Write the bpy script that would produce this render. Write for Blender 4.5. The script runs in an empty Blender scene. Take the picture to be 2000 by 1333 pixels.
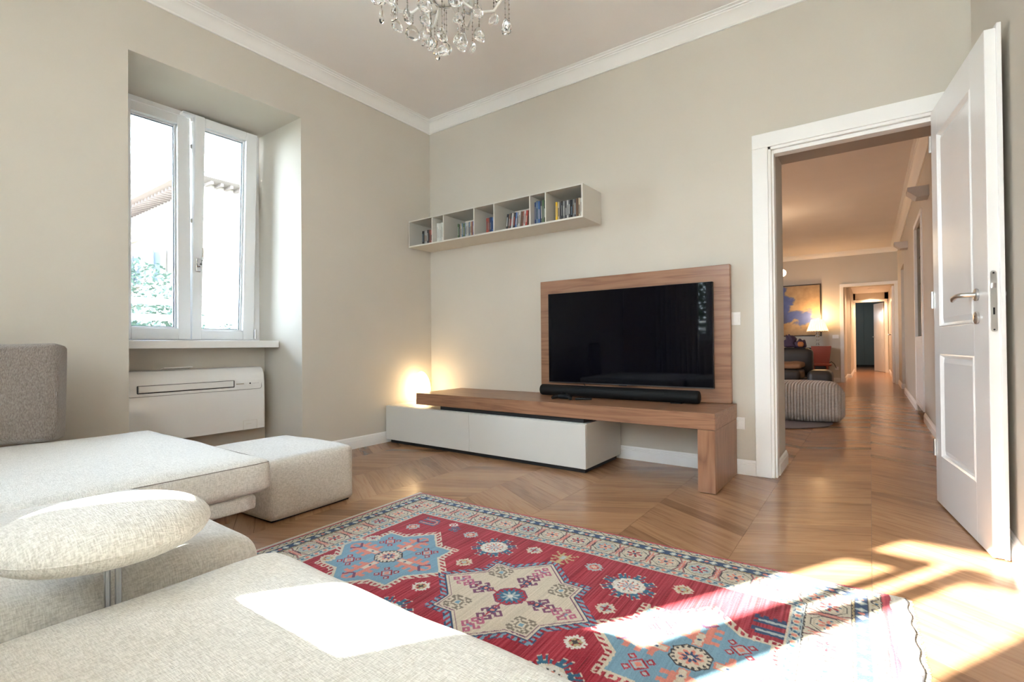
import bpy, bmesh, math, random
import numpy as np
from mathutils import Matrix, Vector
PI = math.pi
random.seed(7)
rng = np.random.default_rng(11)
sc = bpy.context.scene
COL = sc.collection

# ------------------------------------------------------------------ camera, world, sun, exposure
def cam_axes(yaw, pitch, roll):
    f = Vector((math.sin(yaw)*math.cos(pitch), math.cos(yaw)*math.cos(pitch), math.sin(pitch)))
    r = Vector((math.cos(yaw), -math.sin(yaw), 0.0))
    u = r.cross(f)
    c, s = math.cos(roll), math.sin(roll)
    return c*r + s*u, -s*r + c*u, f
CAM = Vector((3.5815, -3.5727, 0.87))
AX = cam_axes(math.radians(-35.809), math.radians(0.493), math.radians(-0.526))
cd = bpy.data.cameras.new('camera'); cam = bpy.data.objects.new('camera', cd); COL.objects.link(cam)
cd.sensor_width = 36; cd.lens = 968.737/2000*36; cd.clip_start = 0.02; cd.clip_end = 200
cam.matrix_world = Matrix(((AX[0].x, AX[1].x, -AX[2].x, CAM.x), (AX[0].y, AX[1].y, -AX[2].y, CAM.y),
                           (AX[0].z, AX[1].z, -AX[2].z, CAM.z), (0, 0, 0, 1)))
sc.camera = cam
def pj(x, y, z):
    d = Vector((x, y, z)) - CAM
    w = d.dot(AX[2])
    return 1000+968.7*d.dot(AX[0])/w, 666.5-968.7*d.dot(AX[1])/w, w

world = bpy.data.worlds.new('world'); sc.world = world; world.use_nodes = True
wn = world.node_tree.nodes; wl = world.node_tree.links
bg = wn['Background']; bg.inputs['Strength'].default_value = 6.0
tc = wn.new('ShaderNodeTexCoord'); sx = wn.new('ShaderNodeSeparateXYZ'); cr = wn.new('ShaderNodeValToRGB')
wl.new(tc.outputs['Generated'], sx.inputs[0]); wl.new(sx.outputs['Z'], cr.inputs[0]); wl.new(cr.outputs[0], bg.inputs[0])
cr.color_ramp.elements[0].position = 0.0; cr.color_ramp.elements[0].color = (0.83, 0.91, 1.0, 1)
cr.color_ramp.elements[1].position = 0.8; cr.color_ramp.elements[1].color = (0.55, 0.72, 1.0, 1)

sl = bpy.data.lights.new('sun', 'SUN'); sun = bpy.data.objects.new('sun', sl); COL.objects.link(sun)
SUN_EL = math.radians(27.5)
sd = Vector((0.5*math.cos(SUN_EL), 0.866*math.cos(SUN_EL), -math.sin(SUN_EL)))
sun.rotation_euler = sd.to_track_quat('-Z', 'Y').to_euler(); sun.location = (-4, -12, 9)
sl.energy = 13; sl.angle = math.radians(0.6); sl.color = (1.0, 0.95, 0.87)

def portal(name, loc, rot, sx_, sy_):
    l = bpy.data.lights.new(name, 'AREA'); l.shape = 'RECTANGLE'; l.size = sx_; l.size_y = sy_
    l.cycles.is_portal = True
    o = bpy.data.objects.new(name, l); COL.objects.link(o); o.location = loc; o.rotation_euler = rot
portal('window_portal', (-0.98, -1.95, 1.78), (0, -PI/2, 0), 1.8, 1.2)
portal('window_portal', (1.53, -5.32, 1.75), (PI/2, 0, 0), 1.2, 1.8)
portal('window_portal', (-1.62, 2.95, 1.6), (0, -PI/2, 0), 1.2, 0.7)  # for the added opening in the far left wall

vs = sc.view_settings
sc.display_settings.display_device = 'sRGB'
vs.view_transform = 'Standard'; vs.look = 'None'; vs.gamma = 1; vs.use_curve_mapping = False
vs.exposure = 2.82
cy = sc.cycles
cy.use_denoising = True
cy.max_bounces = 10; cy.diffuse_bounces = 6; cy.glossy_bounces = 4; cy.transmission_bounces = 8; cy.transparent_max_bounces = 12
cy.sample_clamp_indirect = 8.0; cy.caustics_reflective = False; cy.caustics_refractive = False; cy.blur_glossy = 0.5

# ------------------------------------------------------------------ materials
MATS = {}
def mat(name, col=(0.8, 0.8, 0.8), rough=0.5, metal=0.0, spec=0.5, emit=None, es=0.0, coat=0.0, trans=0.0, ior=1.45, sheen=0.0, alpha=1.0):
    m = bpy.data.materials.new(name); m.use_nodes = True
    b = m.node_tree.nodes['Principled BSDF']
    b.inputs['Base Color'].default_value = (*col, 1); b.inputs['Roughness'].default_value = rough
    b.inputs['Metallic'].default_value = metal; b.inputs['Specular IOR Level'].default_value = spec
    b.inputs['IOR'].default_value = ior; b.inputs['Transmission Weight'].default_value = trans
    b.inputs['Coat Weight'].default_value = coat; b.inputs['Coat Roughness'].default_value = 0.12
    b.inputs['Sheen Weight'].default_value = sheen; b.inputs['Alpha'].default_value = alpha
    if emit: b.inputs['Emission Color'].default_value = (*emit, 1); b.inputs['Emission Strength'].default_value = es
    MATS[name] = m
    return m
def N(m, t, **kw):
    n = m.node_tree.nodes.new(t)
    for k, v in kw.items(): setattr(n, k, v)
    return n
def L(m, a, b): m.node_tree.links.new(a, b)
def B(m): return m.node_tree.nodes['Principled BSDF']
def coords(m, scale=(1, 1, 1), kind='Object', rot=(0, 0, 0)):
    t = N(m, 'ShaderNodeTexCoord'); mp = N(m, 'ShaderNodeMapping')
    mp.inputs['Scale'].default_value = scale; mp.inputs['Rotation'].default_value = rot
    L(m, t.outputs[kind], mp.inputs[0]); return mp.outputs[0]
def noise(m, vec, scale, detail=3, rough=0.5, dist=0.0):
    n = N(m, 'ShaderNodeTexNoise'); n.inputs['Scale'].default_value = scale; n.inputs['Detail'].default_value = detail
    n.inputs['Roughness'].default_value = rough; n.inputs['Distortion'].default_value = dist
    if vec: L(m, vec, n.inputs['Vector'])
    return n.outputs['Fac']
def ramp(m, fac, stops):
    r = N(m, 'ShaderNodeValToRGB'); e = r.color_ramp.elements
    while len(e) < len(stops): e.new(0.5)
    for el, (p, c) in zip(e, stops): el.position = p; el.color = (*c, 1)
    L(m, fac, r.inputs[0]); return r.outputs[0]
def bump(m, h, strength, dist=0.01):
    b = N(m, 'ShaderNodeBump'); b.inputs['Strength'].default_value = strength; b.inputs['Distance'].default_value = dist
    L(m, h, b.inputs['Height']); L(m, b.outputs[0], B(m).inputs['Normal'])
def s2l(*c): return tuple(((v/255+0.055)/1.055)**2.4 if v/255 > 0.04045 else v/255/12.92 for v in c)

def wall_mat(name, col):
    m = mat(name, col, 0.85, spec=0.25)
    v = coords(m)
    n = noise(m, v, 2.0, 2)
    L(m, ramp(m, n, [(0.3, tuple(c*0.98 for c in col)), (0.7, tuple(min(1, c*1.02) for c in col))]), B(m).inputs['Base Color'])
    bump(m, noise(m, v, 220, 2), 0.08, 0.002)
    return m
M_wall = wall_mat('wall_paint', (0.595, 0.552, 0.482))
M_ceil = wall_mat('ceiling_paint', (0.80, 0.768, 0.745))
M_white = mat('white_paint', (0.80, 0.79, 0.77), 0.45)
M_trim = mat('trim_paint', (0.83, 0.82, 0.80), 0.4)
M_doorw = mat('door_lacquer', (0.80, 0.79, 0.775), 0.28, coat=0.3)
M_upvc = mat('window_frame_white', (0.83, 0.845, 0.86), 0.35)
M_gasket = mat('window_gasket', (0.10, 0.15, 0.18), 0.5)
M_glassw = mat('window_glass', (1, 1, 1), 0.0, trans=1.0, ior=1.0, spec=0.5)
def win_glass():
    m = M_glassw; nt = m.node_tree
    tr = N(m, 'ShaderNodeBsdfTransparent'); gl = N(m, 'ShaderNodeBsdfGlossy'); gl.inputs['Roughness'].default_value = 0.01
    fr = N(m, 'ShaderNodeFresnel'); fr.inputs['IOR'].default_value = 1.35; mx = N(m, 'ShaderNodeMixShader')
    tr.inputs[0].default_value = (0.95, 0.985, 0.99, 1)
    L(m, fr.outputs[0], mx.inputs[0]); L(m, tr.outputs[0], mx.inputs[1]); L(m, gl.outputs[0], mx.inputs[2])
    L(m, mx.outputs[0], nt.nodes['Material Output'].inputs['Surface'])
win_glass()
M_cab = mat('cabinet_lacquer', (0.60, 0.585, 0.54), 0.42)
M_shelf = mat('shelf_lacquer', (0.60, 0.57, 0.51), 0.5)
M_dark = mat('dark_plinth', (0.012, 0.012, 0.013), 0.5)
M_black = mat('black_plastic', (0.008, 0.008, 0.009), 0.4, spec=0.3)
M_screen = mat('tv_screen', (0.002, 0.002, 0.004), 0.03, spec=0.22)
M_steel = mat('brushed_steel', (0.60, 0.59, 0.57), 0.28, metal=1.0)
M_chrome = mat('chrome', (0.75, 0.76, 0.78), 0.12, metal=1.0)
M_ac = mat('air_conditioner_white', (0.86, 0.85, 0.83), 0.12, coat=0.5)
M_egg = mat('egg_lamp_glass', (1, 0.95, 0.85), 0.4, emit=(1.0, 0.70, 0.36), es=1.7)
M_crystal = mat('crystal', (1, 1, 1), 0.02, trans=1.0, ior=1.5)
M_bead = mat('crystal_bead', (0.9, 0.9, 0.9), 0.05, trans=0.85, ior=1.6)
M_chand = mat('chandelier_white', (0.85, 0.83, 0.78), 0.25, coat=0.4)
M_wire = mat('chandelier_wire', (0.16, 0.12, 0.08), 0.4, metal=0.6)
M_leather = mat('dark_leather', (0.022, 0.019, 0.018), 0.45)
M_lamps = mat('lit_lampshade', (0.9, 0.8, 0.6), 0.8, emit=(1.0, 0.66, 0.32), es=0.30)
M_globe = mat('lit_globe', (1, 1, 1), 0.4, emit=(1.0, 0.72, 0.42), es=2.2)
M_spot = mat('lit_spot', (1, 1, 1), 0.4, emit=(1.0, 0.74, 0.46), es=4.0)
M_brown = mat('brown_throw', (0.20, 0.105, 0.05), 0.8)
M_red = mat('red_seat', (0.30, 0.06, 0.035), 0.5)
M_purple = mat('purple_bag', (0.03, 0.015, 0.04), 0.7)
M_orange = mat('orange_cloth', (0.35, 0.13, 0.04), 0.8)
M_teal = mat('teal_cloth', (0.04, 0.16, 0.15), 0.8)
M_frame = mat('picture_frame', (0.03, 0.022, 0.018), 0.4)
M_wardrobe = mat('wardrobe_blue_grey', (0.10, 0.155, 0.17), 0.5)
M_sconce = mat('sconce_plaster', (0.55, 0.52, 0.50), 0.7)
M_console = mat('console_black', (0.012, 0.010, 0.010), 0.3)
M_curtain = mat('curtain_cloth', (0.62, 0.60, 0.56), 0.9)
M_greyrug = mat('grey_rug', (0.16, 0.14, 0.14), 0.95)
M_bar = mat('railing_white', (0.75, 0.76, 0.78), 0.5)

def fabric(name, c1, c2, sc_=420, b=0.5, sheen=0.2):
    m = mat(name, c1, 0.92, spec=0.15, sheen=sheen)
    v = coords(m)
    w1 = noise(m, coords(m, (sc_*1.3, sc_*0.22, sc_*0.9)), 1.0, 2, 0.6)
    w2 = noise(m, coords(m, (sc_*0.22, sc_*1.3, sc_*0.22)), 1.0, 2, 0.6)
    a = N(m, 'ShaderNodeMath', operation='ADD'); L(m, w1, a.inputs[0]); L(m, w2, a.inputs[1])
    h = N(m, 'ShaderNodeMath', operation='MULTIPLY'); h.inputs[1].default_value = 0.5; L(m, a.outputs[0], h.inputs[0])
    L(m, ramp(m, h.outputs[0], [(0.38, c2), (0.60, c1)]), B(m).inputs['Base Color'])
    bump(m, h.outputs[0], b, 0.004)
    return m
M_sofa = fabric('sofa_boucle', (0.80, 0.765, 0.70), (0.58, 0.545, 0.48), 330, 0.8)
M_otto = fabric('ottoman_weave', (0.74, 0.69, 0.615), (0.53, 0.48, 0.41), 300, 0.6)
M_arm = fabric('armrest_weave', (0.82, 0.785, 0.72), (0.56, 0.525, 0.46), 300, 1.0)
M_pouf = fabric('grey_pouf_cloth', (0.50, 0.46, 0.41), (0.38, 0.345, 0.30), 200, 0.4)
def fuzzy():
    m = mat('taupe_fleece', (0.27, 0.22, 0.185), 1.0, spec=0.05, sheen=0.6)
    v = coords(m, (260, 200, 90)); n = noise(m, v, 1.0, 3, 0.6)
    L(m, ramp(m, n, [(0.3, (0.17, 0.135, 0.11)), (0.7, (0.33, 0.275, 0.235))]), B(m).inputs['Base Color'])
    bump(m, n, 1.0, 0.008); return m
M_fleece = fuzzy()

def wood(name, cols, vec_scale, uv=False, rough=0.4, coat=0.15, attr=False, ring=5.0, grain=1.0):
    m = mat(name, cols[0], rough, coat=coat)
    t = N(m, 'ShaderNodeTexCoord'); mp = N(m, 'ShaderNodeMapping'); mp.inputs['Scale'].default_value = vec_scale
    L(m, t.outputs['UV' if uv else 'Object'], mp.inputs[0]); v = mp.outputs[0]
    if attr:
        at = N(m, 'ShaderNodeAttribute'); at.attribute_name = 'tone'
        cb = N(m, 'ShaderNodeCombineXYZ'); mu = N(m, 'ShaderNodeMath', operation='MULTIPLY'); mu.inputs[1].default_value = 37.0
        L(m, at.outputs['Fac'], mu.inputs[0]); L(m, mu.outputs[0], cb.inputs[0]); L(m, mu.outputs[0], cb.inputs[1])
        ad = N(m, 'ShaderNodeVectorMath', operation='ADD'); L(m, v, ad.inputs[0]); L(m, cb.outputs[0], ad.inputs[1]); v = ad.outputs[0]
    n1 = noise(m, v, 1.0, 2, 0.5, 0.6)
    mr = N(m, 'ShaderNodeMath', operation='MULTIPLY'); mr.inputs[1].default_value = ring; L(m, n1, mr.inputs[0])
    fr = N(m, 'ShaderNodeMath', operation='PINGPONG'); fr.inputs[1].default_value = 0.5; L(m, mr.outputs[0], fr.inputs[0])
    mp2 = N(m, 'ShaderNodeMapping'); mp2.inputs['Scale'].default_value = (1.0, 14.0, 14.0) if uv else (1, 1, 1)
    n2n = N(m, 'ShaderNodeTexNoise'); n2n.inputs['Scale'].default_value = 2.2 if uv else 9.0; n2n.inputs['Detail'].default_value = 4
    L(m, v, mp2.inputs[0]); L(m, mp2.outputs[0], n2n.inputs['Vector'])
    m1 = N(m, 'ShaderNodeMath', operation='MULTIPLY'); m1.inputs[1].default_value = 0.9; L(m, fr.outputs[0], m1.inputs[0])
    m2 = N(m, 'ShaderNodeMath', operation='MULTIPLY_ADD'); m2.inputs[1].default_value = 0.55*grain; L(m, n2n.outputs['Fac'], m2.inputs[0]); L(m, m1.outputs[0], m2.inputs[2])
    fac = m2.outputs[0]
    c = ramp(m, fac, [(0.10, cols[2]), (0.45, cols[1]), (0.85, cols[0])])
    if attr:
        hs = N(m, 'ShaderNodeMix', data_type='RGBA', blend_type='MULTIPLY'); hs.inputs['Factor'].default_value = 1.0
        L(m, c, hs.inputs[6])
        tr = N(m, 'ShaderNodeValToRGB'); e = tr.color_ramp.elements; e[0].color = (0.66, 0.60, 0.54, 1); e[1].color = (1.16, 1.14, 1.10, 1)
        e2 = e.new(0.14); e2.color = (0.90, 0.88, 0.86, 1)
        L(m, at.outputs['Fac'], tr.inputs[0]); L(m, tr.outputs[0], hs.inputs[7]); c = hs.outputs[2]
    L(m, c, B(m).inputs['Base Color'])
    bump(m, n2n.outputs['Fac'], 0.03, 0.002)
    return m
M_walnut = wood('walnut_veneer', [(0.34, 0.175, 0.098), (0.28, 0.137, 0.073), (0.165, 0.075, 0.040)], (0.9, 9, 14), ring=7.0)
M_walnut_v = wood('walnut_veneer_upright', [(0.34, 0.175, 0.098), (0.28, 0.137, 0.073), (0.165, 0.075, 0.040)], (9, 14, 0.9), ring=6.0)
M_oak = wood('oak_parquet', [(0.40, 0.222, 0.118), (0.345, 0.185, 0.095), (0.25, 0.128, 0.062)], (2.2, 24, 1), uv=True, rough=0.27, coat=0.15, attr=True, ring=3.0)
M_footw = wood('sofa_foot_wood', [(0.30, 0.17, 0.08), (0.2, 0.11, 0.05), (0.10, 0.05, 0.025)], (14, 14, 3))

# ------------------------------------------------------------------ mesh helpers
class MB:
    def __init__(s): s.v = []; s.f = []; s.m = []; s.mi = 0
    def add(s, vs_, fs):
        o = len(s.v); s.v += [tuple(p) for p in vs_]
        for f in fs: s.f.append(tuple(i+o for i in f)); s.m.append(s.mi)
        return s
    def box(s, x0, y0, z0, x1, y1, z1):
        vs_ = [(x0, y0, z0), (x1, y0, z0), (x1, y1, z0), (x0, y1, z0), (x0, y0, z1), (x1, y0, z1), (x1, y1, z1), (x0, y1, z1)]
        return s.add(vs_, [(0, 3, 2, 1), (4, 5, 6, 7), (0, 1, 5, 4), (1, 2, 6, 5), (2, 3, 7, 6), (3, 0, 4, 7)])
    def cbox(s, x0, y0, z0, x1, y1, z1, b=0.004):
        t = MB().box(x0, y0, z0, x1, y1, z1); bm = bmesh.new()
        vv = [bm.verts.new(p) for p in t.v]
        for f in t.f: bm.faces.new([vv[i] for i in f])
        bmesh.ops.bevel(bm, geom=bm.edges[:], offset=b, segments=2, affect='EDGES', profile=0.5)
        bm.verts.index_update()
        s.add([v.co[:] for v in bm.verts], [[v.index for v in f.verts] for f in bm.faces]); bm.free(); return s
    def prism(s, poly, axis, a, b):
        """poly: 2-D points, extruded along axis from a to b"""
        n = len(poly)
        def P(p, t):
            return {'x': (t, p[0], p[1]), 'y': (p[0], t, p[1]), 'z': (p[0], p[1], t)}[axis]
        vs_ = [P(p, a) for p in poly]+[P(p, b) for p in poly]
        fs = [tuple(range(n)), tuple(range(2*n-1, n-1, -1))]+[(i, i+n, (i+1) % n+n, (i+1) % n) for i in range(n)]
        return s.add(vs_, fs)
    def lathe(s, prof, c, seg=24, axis='z'):
        vs_, fs = [], []
        k = len(prof)
        for i in range(seg):
            a = 2*PI*i/seg
            for r, h in prof:
                p = (r*math.cos(a), r*math.sin(a), h)
                if axis == 'x': p = (p[2], p[0], p[1])
                if axis == 'y': p = (p[0], p[2], p[1])
                vs_.append((c[0]+p[0], c[1]+p[1], c[2]+p[2]))
        for i in range(seg):
            j = (i+1) % seg
            for q in range(k-1): fs.append((i*k+q, j*k+q, j*k+q+1, i*k+q+1))
        if prof[0][0] > 1e-5: fs.append(tuple(i*k for i in range(seg))[::-1])
        if prof[-1][0] > 1e-5: fs.append(tuple(i*k+k-1 for i in range(seg)))
        return s.add(vs_, fs)
    def tube(s, pts, r, seg=10):
        pts = [Vector(p) for p in pts]; n = len(pts); rr = r if isinstance(r, (list, tuple)) else [r]*n
        vs_, fs = [], []; up = Vector((0, 0, 1))
        for i, p in enumerate(pts):
            d = (pts[min(i+1, n-1)]-pts[max(i-1, 0)]).normalized()
            ref = up if abs(d.dot(up)) < 0.95 else Vector((1, 0, 0))
            a = d.cross(ref).normalized(); b = a.cross(d)
            for k in range(seg):
                t = 2*PI*k/seg; q = p+rr[i]*(math.cos(t)*a+math.sin(t)*b); vs_.append(q[:])
        for i in range(n-1):
            for k in range(seg):
                k2 = (k+1) % seg; fs.append((i*seg+k, i*seg+k2, (i+1)*seg+k2, (i+1)*seg+k))
        fs.append(tuple(range(seg))[::-1]); fs.append(tuple((n-1)*seg+k for k in range(seg)))
        return s.add(vs_, fs)
    def ball(s, c, rx, ry=None, rz=None, seg=12, rings=8):
        ry = ry or rx; rz = rz or rx; o = []
        prof = [(math.sin(PI*i/rings), -math.cos(PI*i/rings)) for i in range(rings+1)]
        t = MB().lathe(prof, (0, 0, 0), seg)
        return s.add([(c[0]+p[0]*rx, c[1]+p[1]*ry, c[2]+p[2]*rz) for p in t.v], t.f)
    def xf(s, M):
        s.v = [tuple(M @ Vector(p)) for p in s.v]; return s

def wpos(o):
    p = Vector((0, 0, 0))
    while o: p = p+o.location; o = o.parent
    return p
def obj(name, mb, m, parent=None, origin=None, smooth=False, label=None, cat=None, group=None, kind=None, sharp=40):
    o0 = Vector(origin) if origin is not None else (wpos(parent) if parent else Vector((0, 0, 0)))
    if origin is None and parent is None and mb.v:
        a = np.array(mb.v); o0 = Vector(((a[:, 0].min()+a[:, 0].max())/2, (a[:, 1].min()+a[:, 1].max())/2, a[:, 2].min()))
    me = bpy.data.meshes.new(name)
    me.from_pydata([(p[0]-o0.x, p[1]-o0.y, p[2]-o0.z) for p in mb.v], [], mb.f)
    ms = m if isinstance(m, (list, tuple)) else [m]
    for q in ms: me.materials.append(q)
    if len(ms) > 1: me.polygons.foreach_set('material_index', mb.m)
    bm = bmesh.new(); bm.from_mesh(me); bmesh.ops.remove_doubles(bm, verts=bm.verts, dist=1e-6)
    bmesh.ops.recalc_face_normals(bm, faces=bm.faces); bm.to_mesh(me); bm.free()
    if smooth:
        me.polygons.foreach_set('use_smooth', [True]*len(me.polygons))
        me.set_sharp_from_angle(angle=math.radians(sharp))
    me.update()
    o = bpy.data.objects.new(name, me); COL.objects.link(o)
    o.location = o0-(wpos(parent) if parent else Vector((0, 0, 0)))
    if parent: o.parent = parent
    tag(o, label, cat, group, kind); return o
def tag(o, label=None, cat=None, group=None, kind=None):
    if label: o['label'] = label
    if cat: o['category'] = cat
    if group: o['group'] = group
    if kind: o['kind'] = kind
def thing(name, loc, label=None, cat=None, group=None, kind=None):
    o = bpy.data.objects.new(name, None); COL.objects.link(o); o.location = loc; o.empty_display_size = 0.05
    tag(o, label, cat, group, kind); return o
def struct(name, mb, m, parent=None, **k): return obj(name, mb, m, parent, origin=(0, 0, 0), kind=None if parent else 'structure', **k)

def soft(cx, cy, cz, sx_, sy_, sz_, r, bul=(0, 0, 0), n=(16, 16, 8), wr=0.0, seed=0, pinch=0.0):
    """a padded box: rounded edges of radius r, faces swollen by bul, low wrinkles wr"""
    mb = MB(); h = (sx_/2, sy_/2, sz_/2); idx = {}; vs_ = []; fs = []
    ra, rb, rc = [random.Random(seed+i).uniform(0, 6) for i in range(3)]
    def vert(i, j, k):
        key = (i, j, k)
        if key in idx: return idx[key]
        u = [2*i/n[0]-1, 2*j/n[1]-1, 2*k/n[2]-1]
        p = []
        for q in range(3):
            t = u[q]
            t = math.copysign(abs(t)**0.85, t); p.append(t*h[q])
        inner = [max(-(h[q]-r), min(h[q]-r, p[q])) for q in range(3)]
        d = Vector([p[q]-inner[q] for q in range(3)])
        if d.length > 1e-9:
            d = d.normalized()*r
        w = [inner[q]+d[q] for q in range(3)]
        for q in range(3):
            a, b = (q+1) % 3, (q+2) % 3
            g = max(0, 1-u[a]**2)**0.6*max(0, 1-u[b]**2)**0.6
            w[q] += bul[q]*g*u[q]**3 if abs(u[q]) > 0.2 else 0
        if pinch:
            e = abs(u[2]); sx2 = 1+pinch*(e*e-0.5)
            w[0] *= sx2; w[1] *= sx2
        if wr:
            W = wr*(math.sin(w[0]*9+ra+2*math.sin(w[1]*5+rb))*0.5+math.sin(w[1]*13+rc+w[0]*6)*0.3+math.sin(w[0]*23-w[1]*17)*0.2)
            w[2] += W*(0.3+0.7*max(0, u[2])); w[0] += 0.4*W*u[0]; w[1] += 0.4*W*u[1]
        vs_.append((cx+w[0], cy+w[1], cz+w[2])); idx[key] = len(vs_)-1; return idx[key]
    for (a, b, c) in ((0, 1, 2), (1, 2, 0), (2, 0, 1)):
        for side in (0, n[c]):
            for i in range(n[a]):
                for j in range(n[b]):
                    q = []
                    for di, dj in ((0, 0), (1, 0), (1, 1), (0, 1)):
                        t = [0, 0, 0]; t[a] = i+di; t[b] = j+dj; t[c] = side; q.append(vert(*t))
                    fs.append(tuple(q if side else q[::-1]))
    mb.add(vs_, fs); return mb

def sweep(path, prof, closed=False):
    """profile (offset to the left of travel, height) swept along a floor-plan path with mitred corners"""
    mb = MB(); n = len(path); k = len(prof); vs_ = []
    for i in range(n):
        p = Vector(path[i])
        d0 = (p-Vector(path[i-1])).normalized() if (i or closed) else None
        d1 = (Vector(path[(i+1) % n])-p).normalized() if (i < n-1 or closed) else None
        d0 = d0 or d1; d1 = d1 or d0
        n0 = Vector((-d0.y, d0.x)); n1 = Vector((-d1.y, d1.x)); m = (n0+n1).normalized(); sc_ = 1/max(0.3, m.dot(n0))
        for a, z in prof: q = p+m*a*sc_; vs_.append((q.x, q.y, z))
    fs = []
    for i in range(n if closed else n-1):
        j = (i+1) % n
        for q in range(k):
            q2 = (q+1) % k; fs.append((i*k+q, i*k+q2, j*k+q2, j*k+q))
    if not closed: fs += [tuple(range(k)), tuple((n-1)*k+q for q in range(k))[::-1]]
    return mb.add(vs_, fs)

# ------------------------------------------------------------------ room shell
H1 = 3.094; H2 = 2.82
NY0, NY1, NZ = -2.512, -1.40, 2.665
w = MB()
w.box(-0.95, -5.0, 0, 0, NY0, H1+0.1); w.box(-0.95, NY1, 0, 0, 0.47, H1+0.1); w.box(-0.95, NY0, NZ, 0, NY1, H1+0.1)
w.box(-0.95, NY0, 0, -0.56, NY1, 0.90)
struct('wall_left', w, M_wall)
w = MB(); w.box(-0.95, 0, 0, 3.08, 0.47, H1+0.1); w.box(3.96, 0, 0, 4.3, 0.47, H1+0.1); w.box(3.08, 0, 2.165, 3.96, 0.47, H1+0.1)
struct('wall_back', w, M_wall)
w = MB(); w.box(4.04, -5.4, 0, 4.3, 0, H1+0.1); struct('wall_right', w, M_wall)
BX0, BX1, BZ0, BZ1 = 1.04, 2.02, 0.92, 2.86
FX0, FX1 = 2.62, 3.94  # opening of an added window, lets more daylight in behind the camera
w = MB(); w.box(-0.95, -5.42, 0, BX0, -5.0, H1+0.1); w.box(BX1, -5.42, 0, FX0, -5.0, H1+0.1); w.box(FX1, -5.42, 0, 4.3, -5.0, H1+0.1); w.box(FX0, -5.42, 2.72, FX1, -5.0, H1+0.1); w.box(BX0, -5.42, 0, BX1, -5.0, BZ0); w.box(BX0, -5.42, BZ1, BX1, -5.0, H1+0.1)
struct('wall_front', w, M_wall)
w = MB().box(-0.95, -5.42, H1, 4.3, 0.0, H1+0.12); struct('ceiling', w, M_ceil)

# living room beyond the doorway and the passage behind it
w = MB(); w.box(-1.6, 0.47, 0, -1.5, 2.6, H2+0.1); w.box(-1.6, 3.3, 0, -1.5, 9.3, H2+0.1); w.box(-1.6, 2.6, 0, -1.5, 3.3, 1.0); w.box(-1.6, 2.6, 2.2, -1.5, 3.3, H2+0.1)  # opening out of view, added to let daylight into the living room
struct('wall_far_left', w, M_wall)
w = MB()
w.box(4.06, 0.47, 0, 4.4, 3.45, H2+0.1); w.box(4.06, 4.5, 0, 4.4, 7.1, H2+0.1); w.box(4.06, 3.45, 2.3, 4.4, 4.5, H2+0.1); w.box(4.30, 3.45, 0, 4.4, 4.5, 2.3)
w.box(4.06, 7.1, 2.2, 4.4, 8.05, H2+0.1); w.box(4.3, 7.1, 0, 4.4, 8.05, 2.2); w.box(4.06, 8.05, 0, 4.4, 9.3, H2+0.1)
struct('wall_far_right', w, M_wall)
w = MB(); w.box(-1.6, 9.3, 0, 3.13, 9.5, H2+0.1); w.box(4.0, 9.3, 0, 4.4, 9.5, H2+0.1); w.box(3.13, 9.3, 2.06, 4.0, 9.5, H2+0.1)
struct('wall_far_end', w, M_wall)
w = MB(); w.box(-1.6, 0.47, H2, 4.4, 9.5, H2+0.1); w.box(-1.6, 0.46, H2, 4.4, 0.47, H1); struct('ceiling_far', w, M_ceil)
w = MB(); w.box(2.9, 9.5, 0, 3.13, 11.0, 2.4); w.box(2.9, 11.0, 0, 3.2, 14.0, 2.4); struct('wall_passage_left', w, M_wall)
w = MB(); w.box(4.02, 9.5, 0, 4.2, 18, 2.5); struct('wall_passage_right', w, M_wall)
w = MB(); w.box(3.2, 14.0, 2.02, 4.02, 14.15, 2.5); w.box(3.13, 14.0, 0, 3.25, 14.15, 2.5); w.box(3.93, 14.0, 0, 4.02, 14.15, 2.5); w.box(2.2, 14.0, 0, 3.13, 14.15, 2.5)
struct('wall_passage_end', w, M_wall)
w = MB(); w.box(2.9, 9.5, 2.28, 4.2, 14.1, 2.4); w.box(2.1, 14.15, 2.4, 4.2, 18.2, 2.5); struct('ceiling_passage', w, M_ceil)
w = MB(); w.box(2.1, 17.9, 0, 4.2, 18.1, 2.5); w.box(2.1, 14.15, 0, 2.2, 15.2, 2.5); w.box(2.1, 15.2, 0, 2.2, 17.9, 2.5); struct('wall_bedroom', w, M_wall)

# cornices
def crown(h):
    return [(0, h-0.092), (0.012, h-0.092), (0.014, h-0.080), (0.022, h-0.072), (0.032, h-0.058), (0.048, h-0.040), (0.066, h-0.028), (0.078, h-0.024),
            (0.080, h-0.016), (0.090, h-0.014), (0.092, h-0.007), (0.112, h-0.004), (0.114, h), (0, h)]
c = sweep([(0, -5.0), (4.04, -5.0), (4.04, 0), (0, 0)], crown(H1), closed=True)
struct('trim_1', c, M_trim, smooth=True, sharp=25)
c = sweep([(-1.5, 0.47), (4.06, 0.47), (4.06, 9.3), (-1.5, 9.3)], crown(H2), closed=True)
struct('trim_2', c, M_trim, smooth=True, sharp=25)

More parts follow.
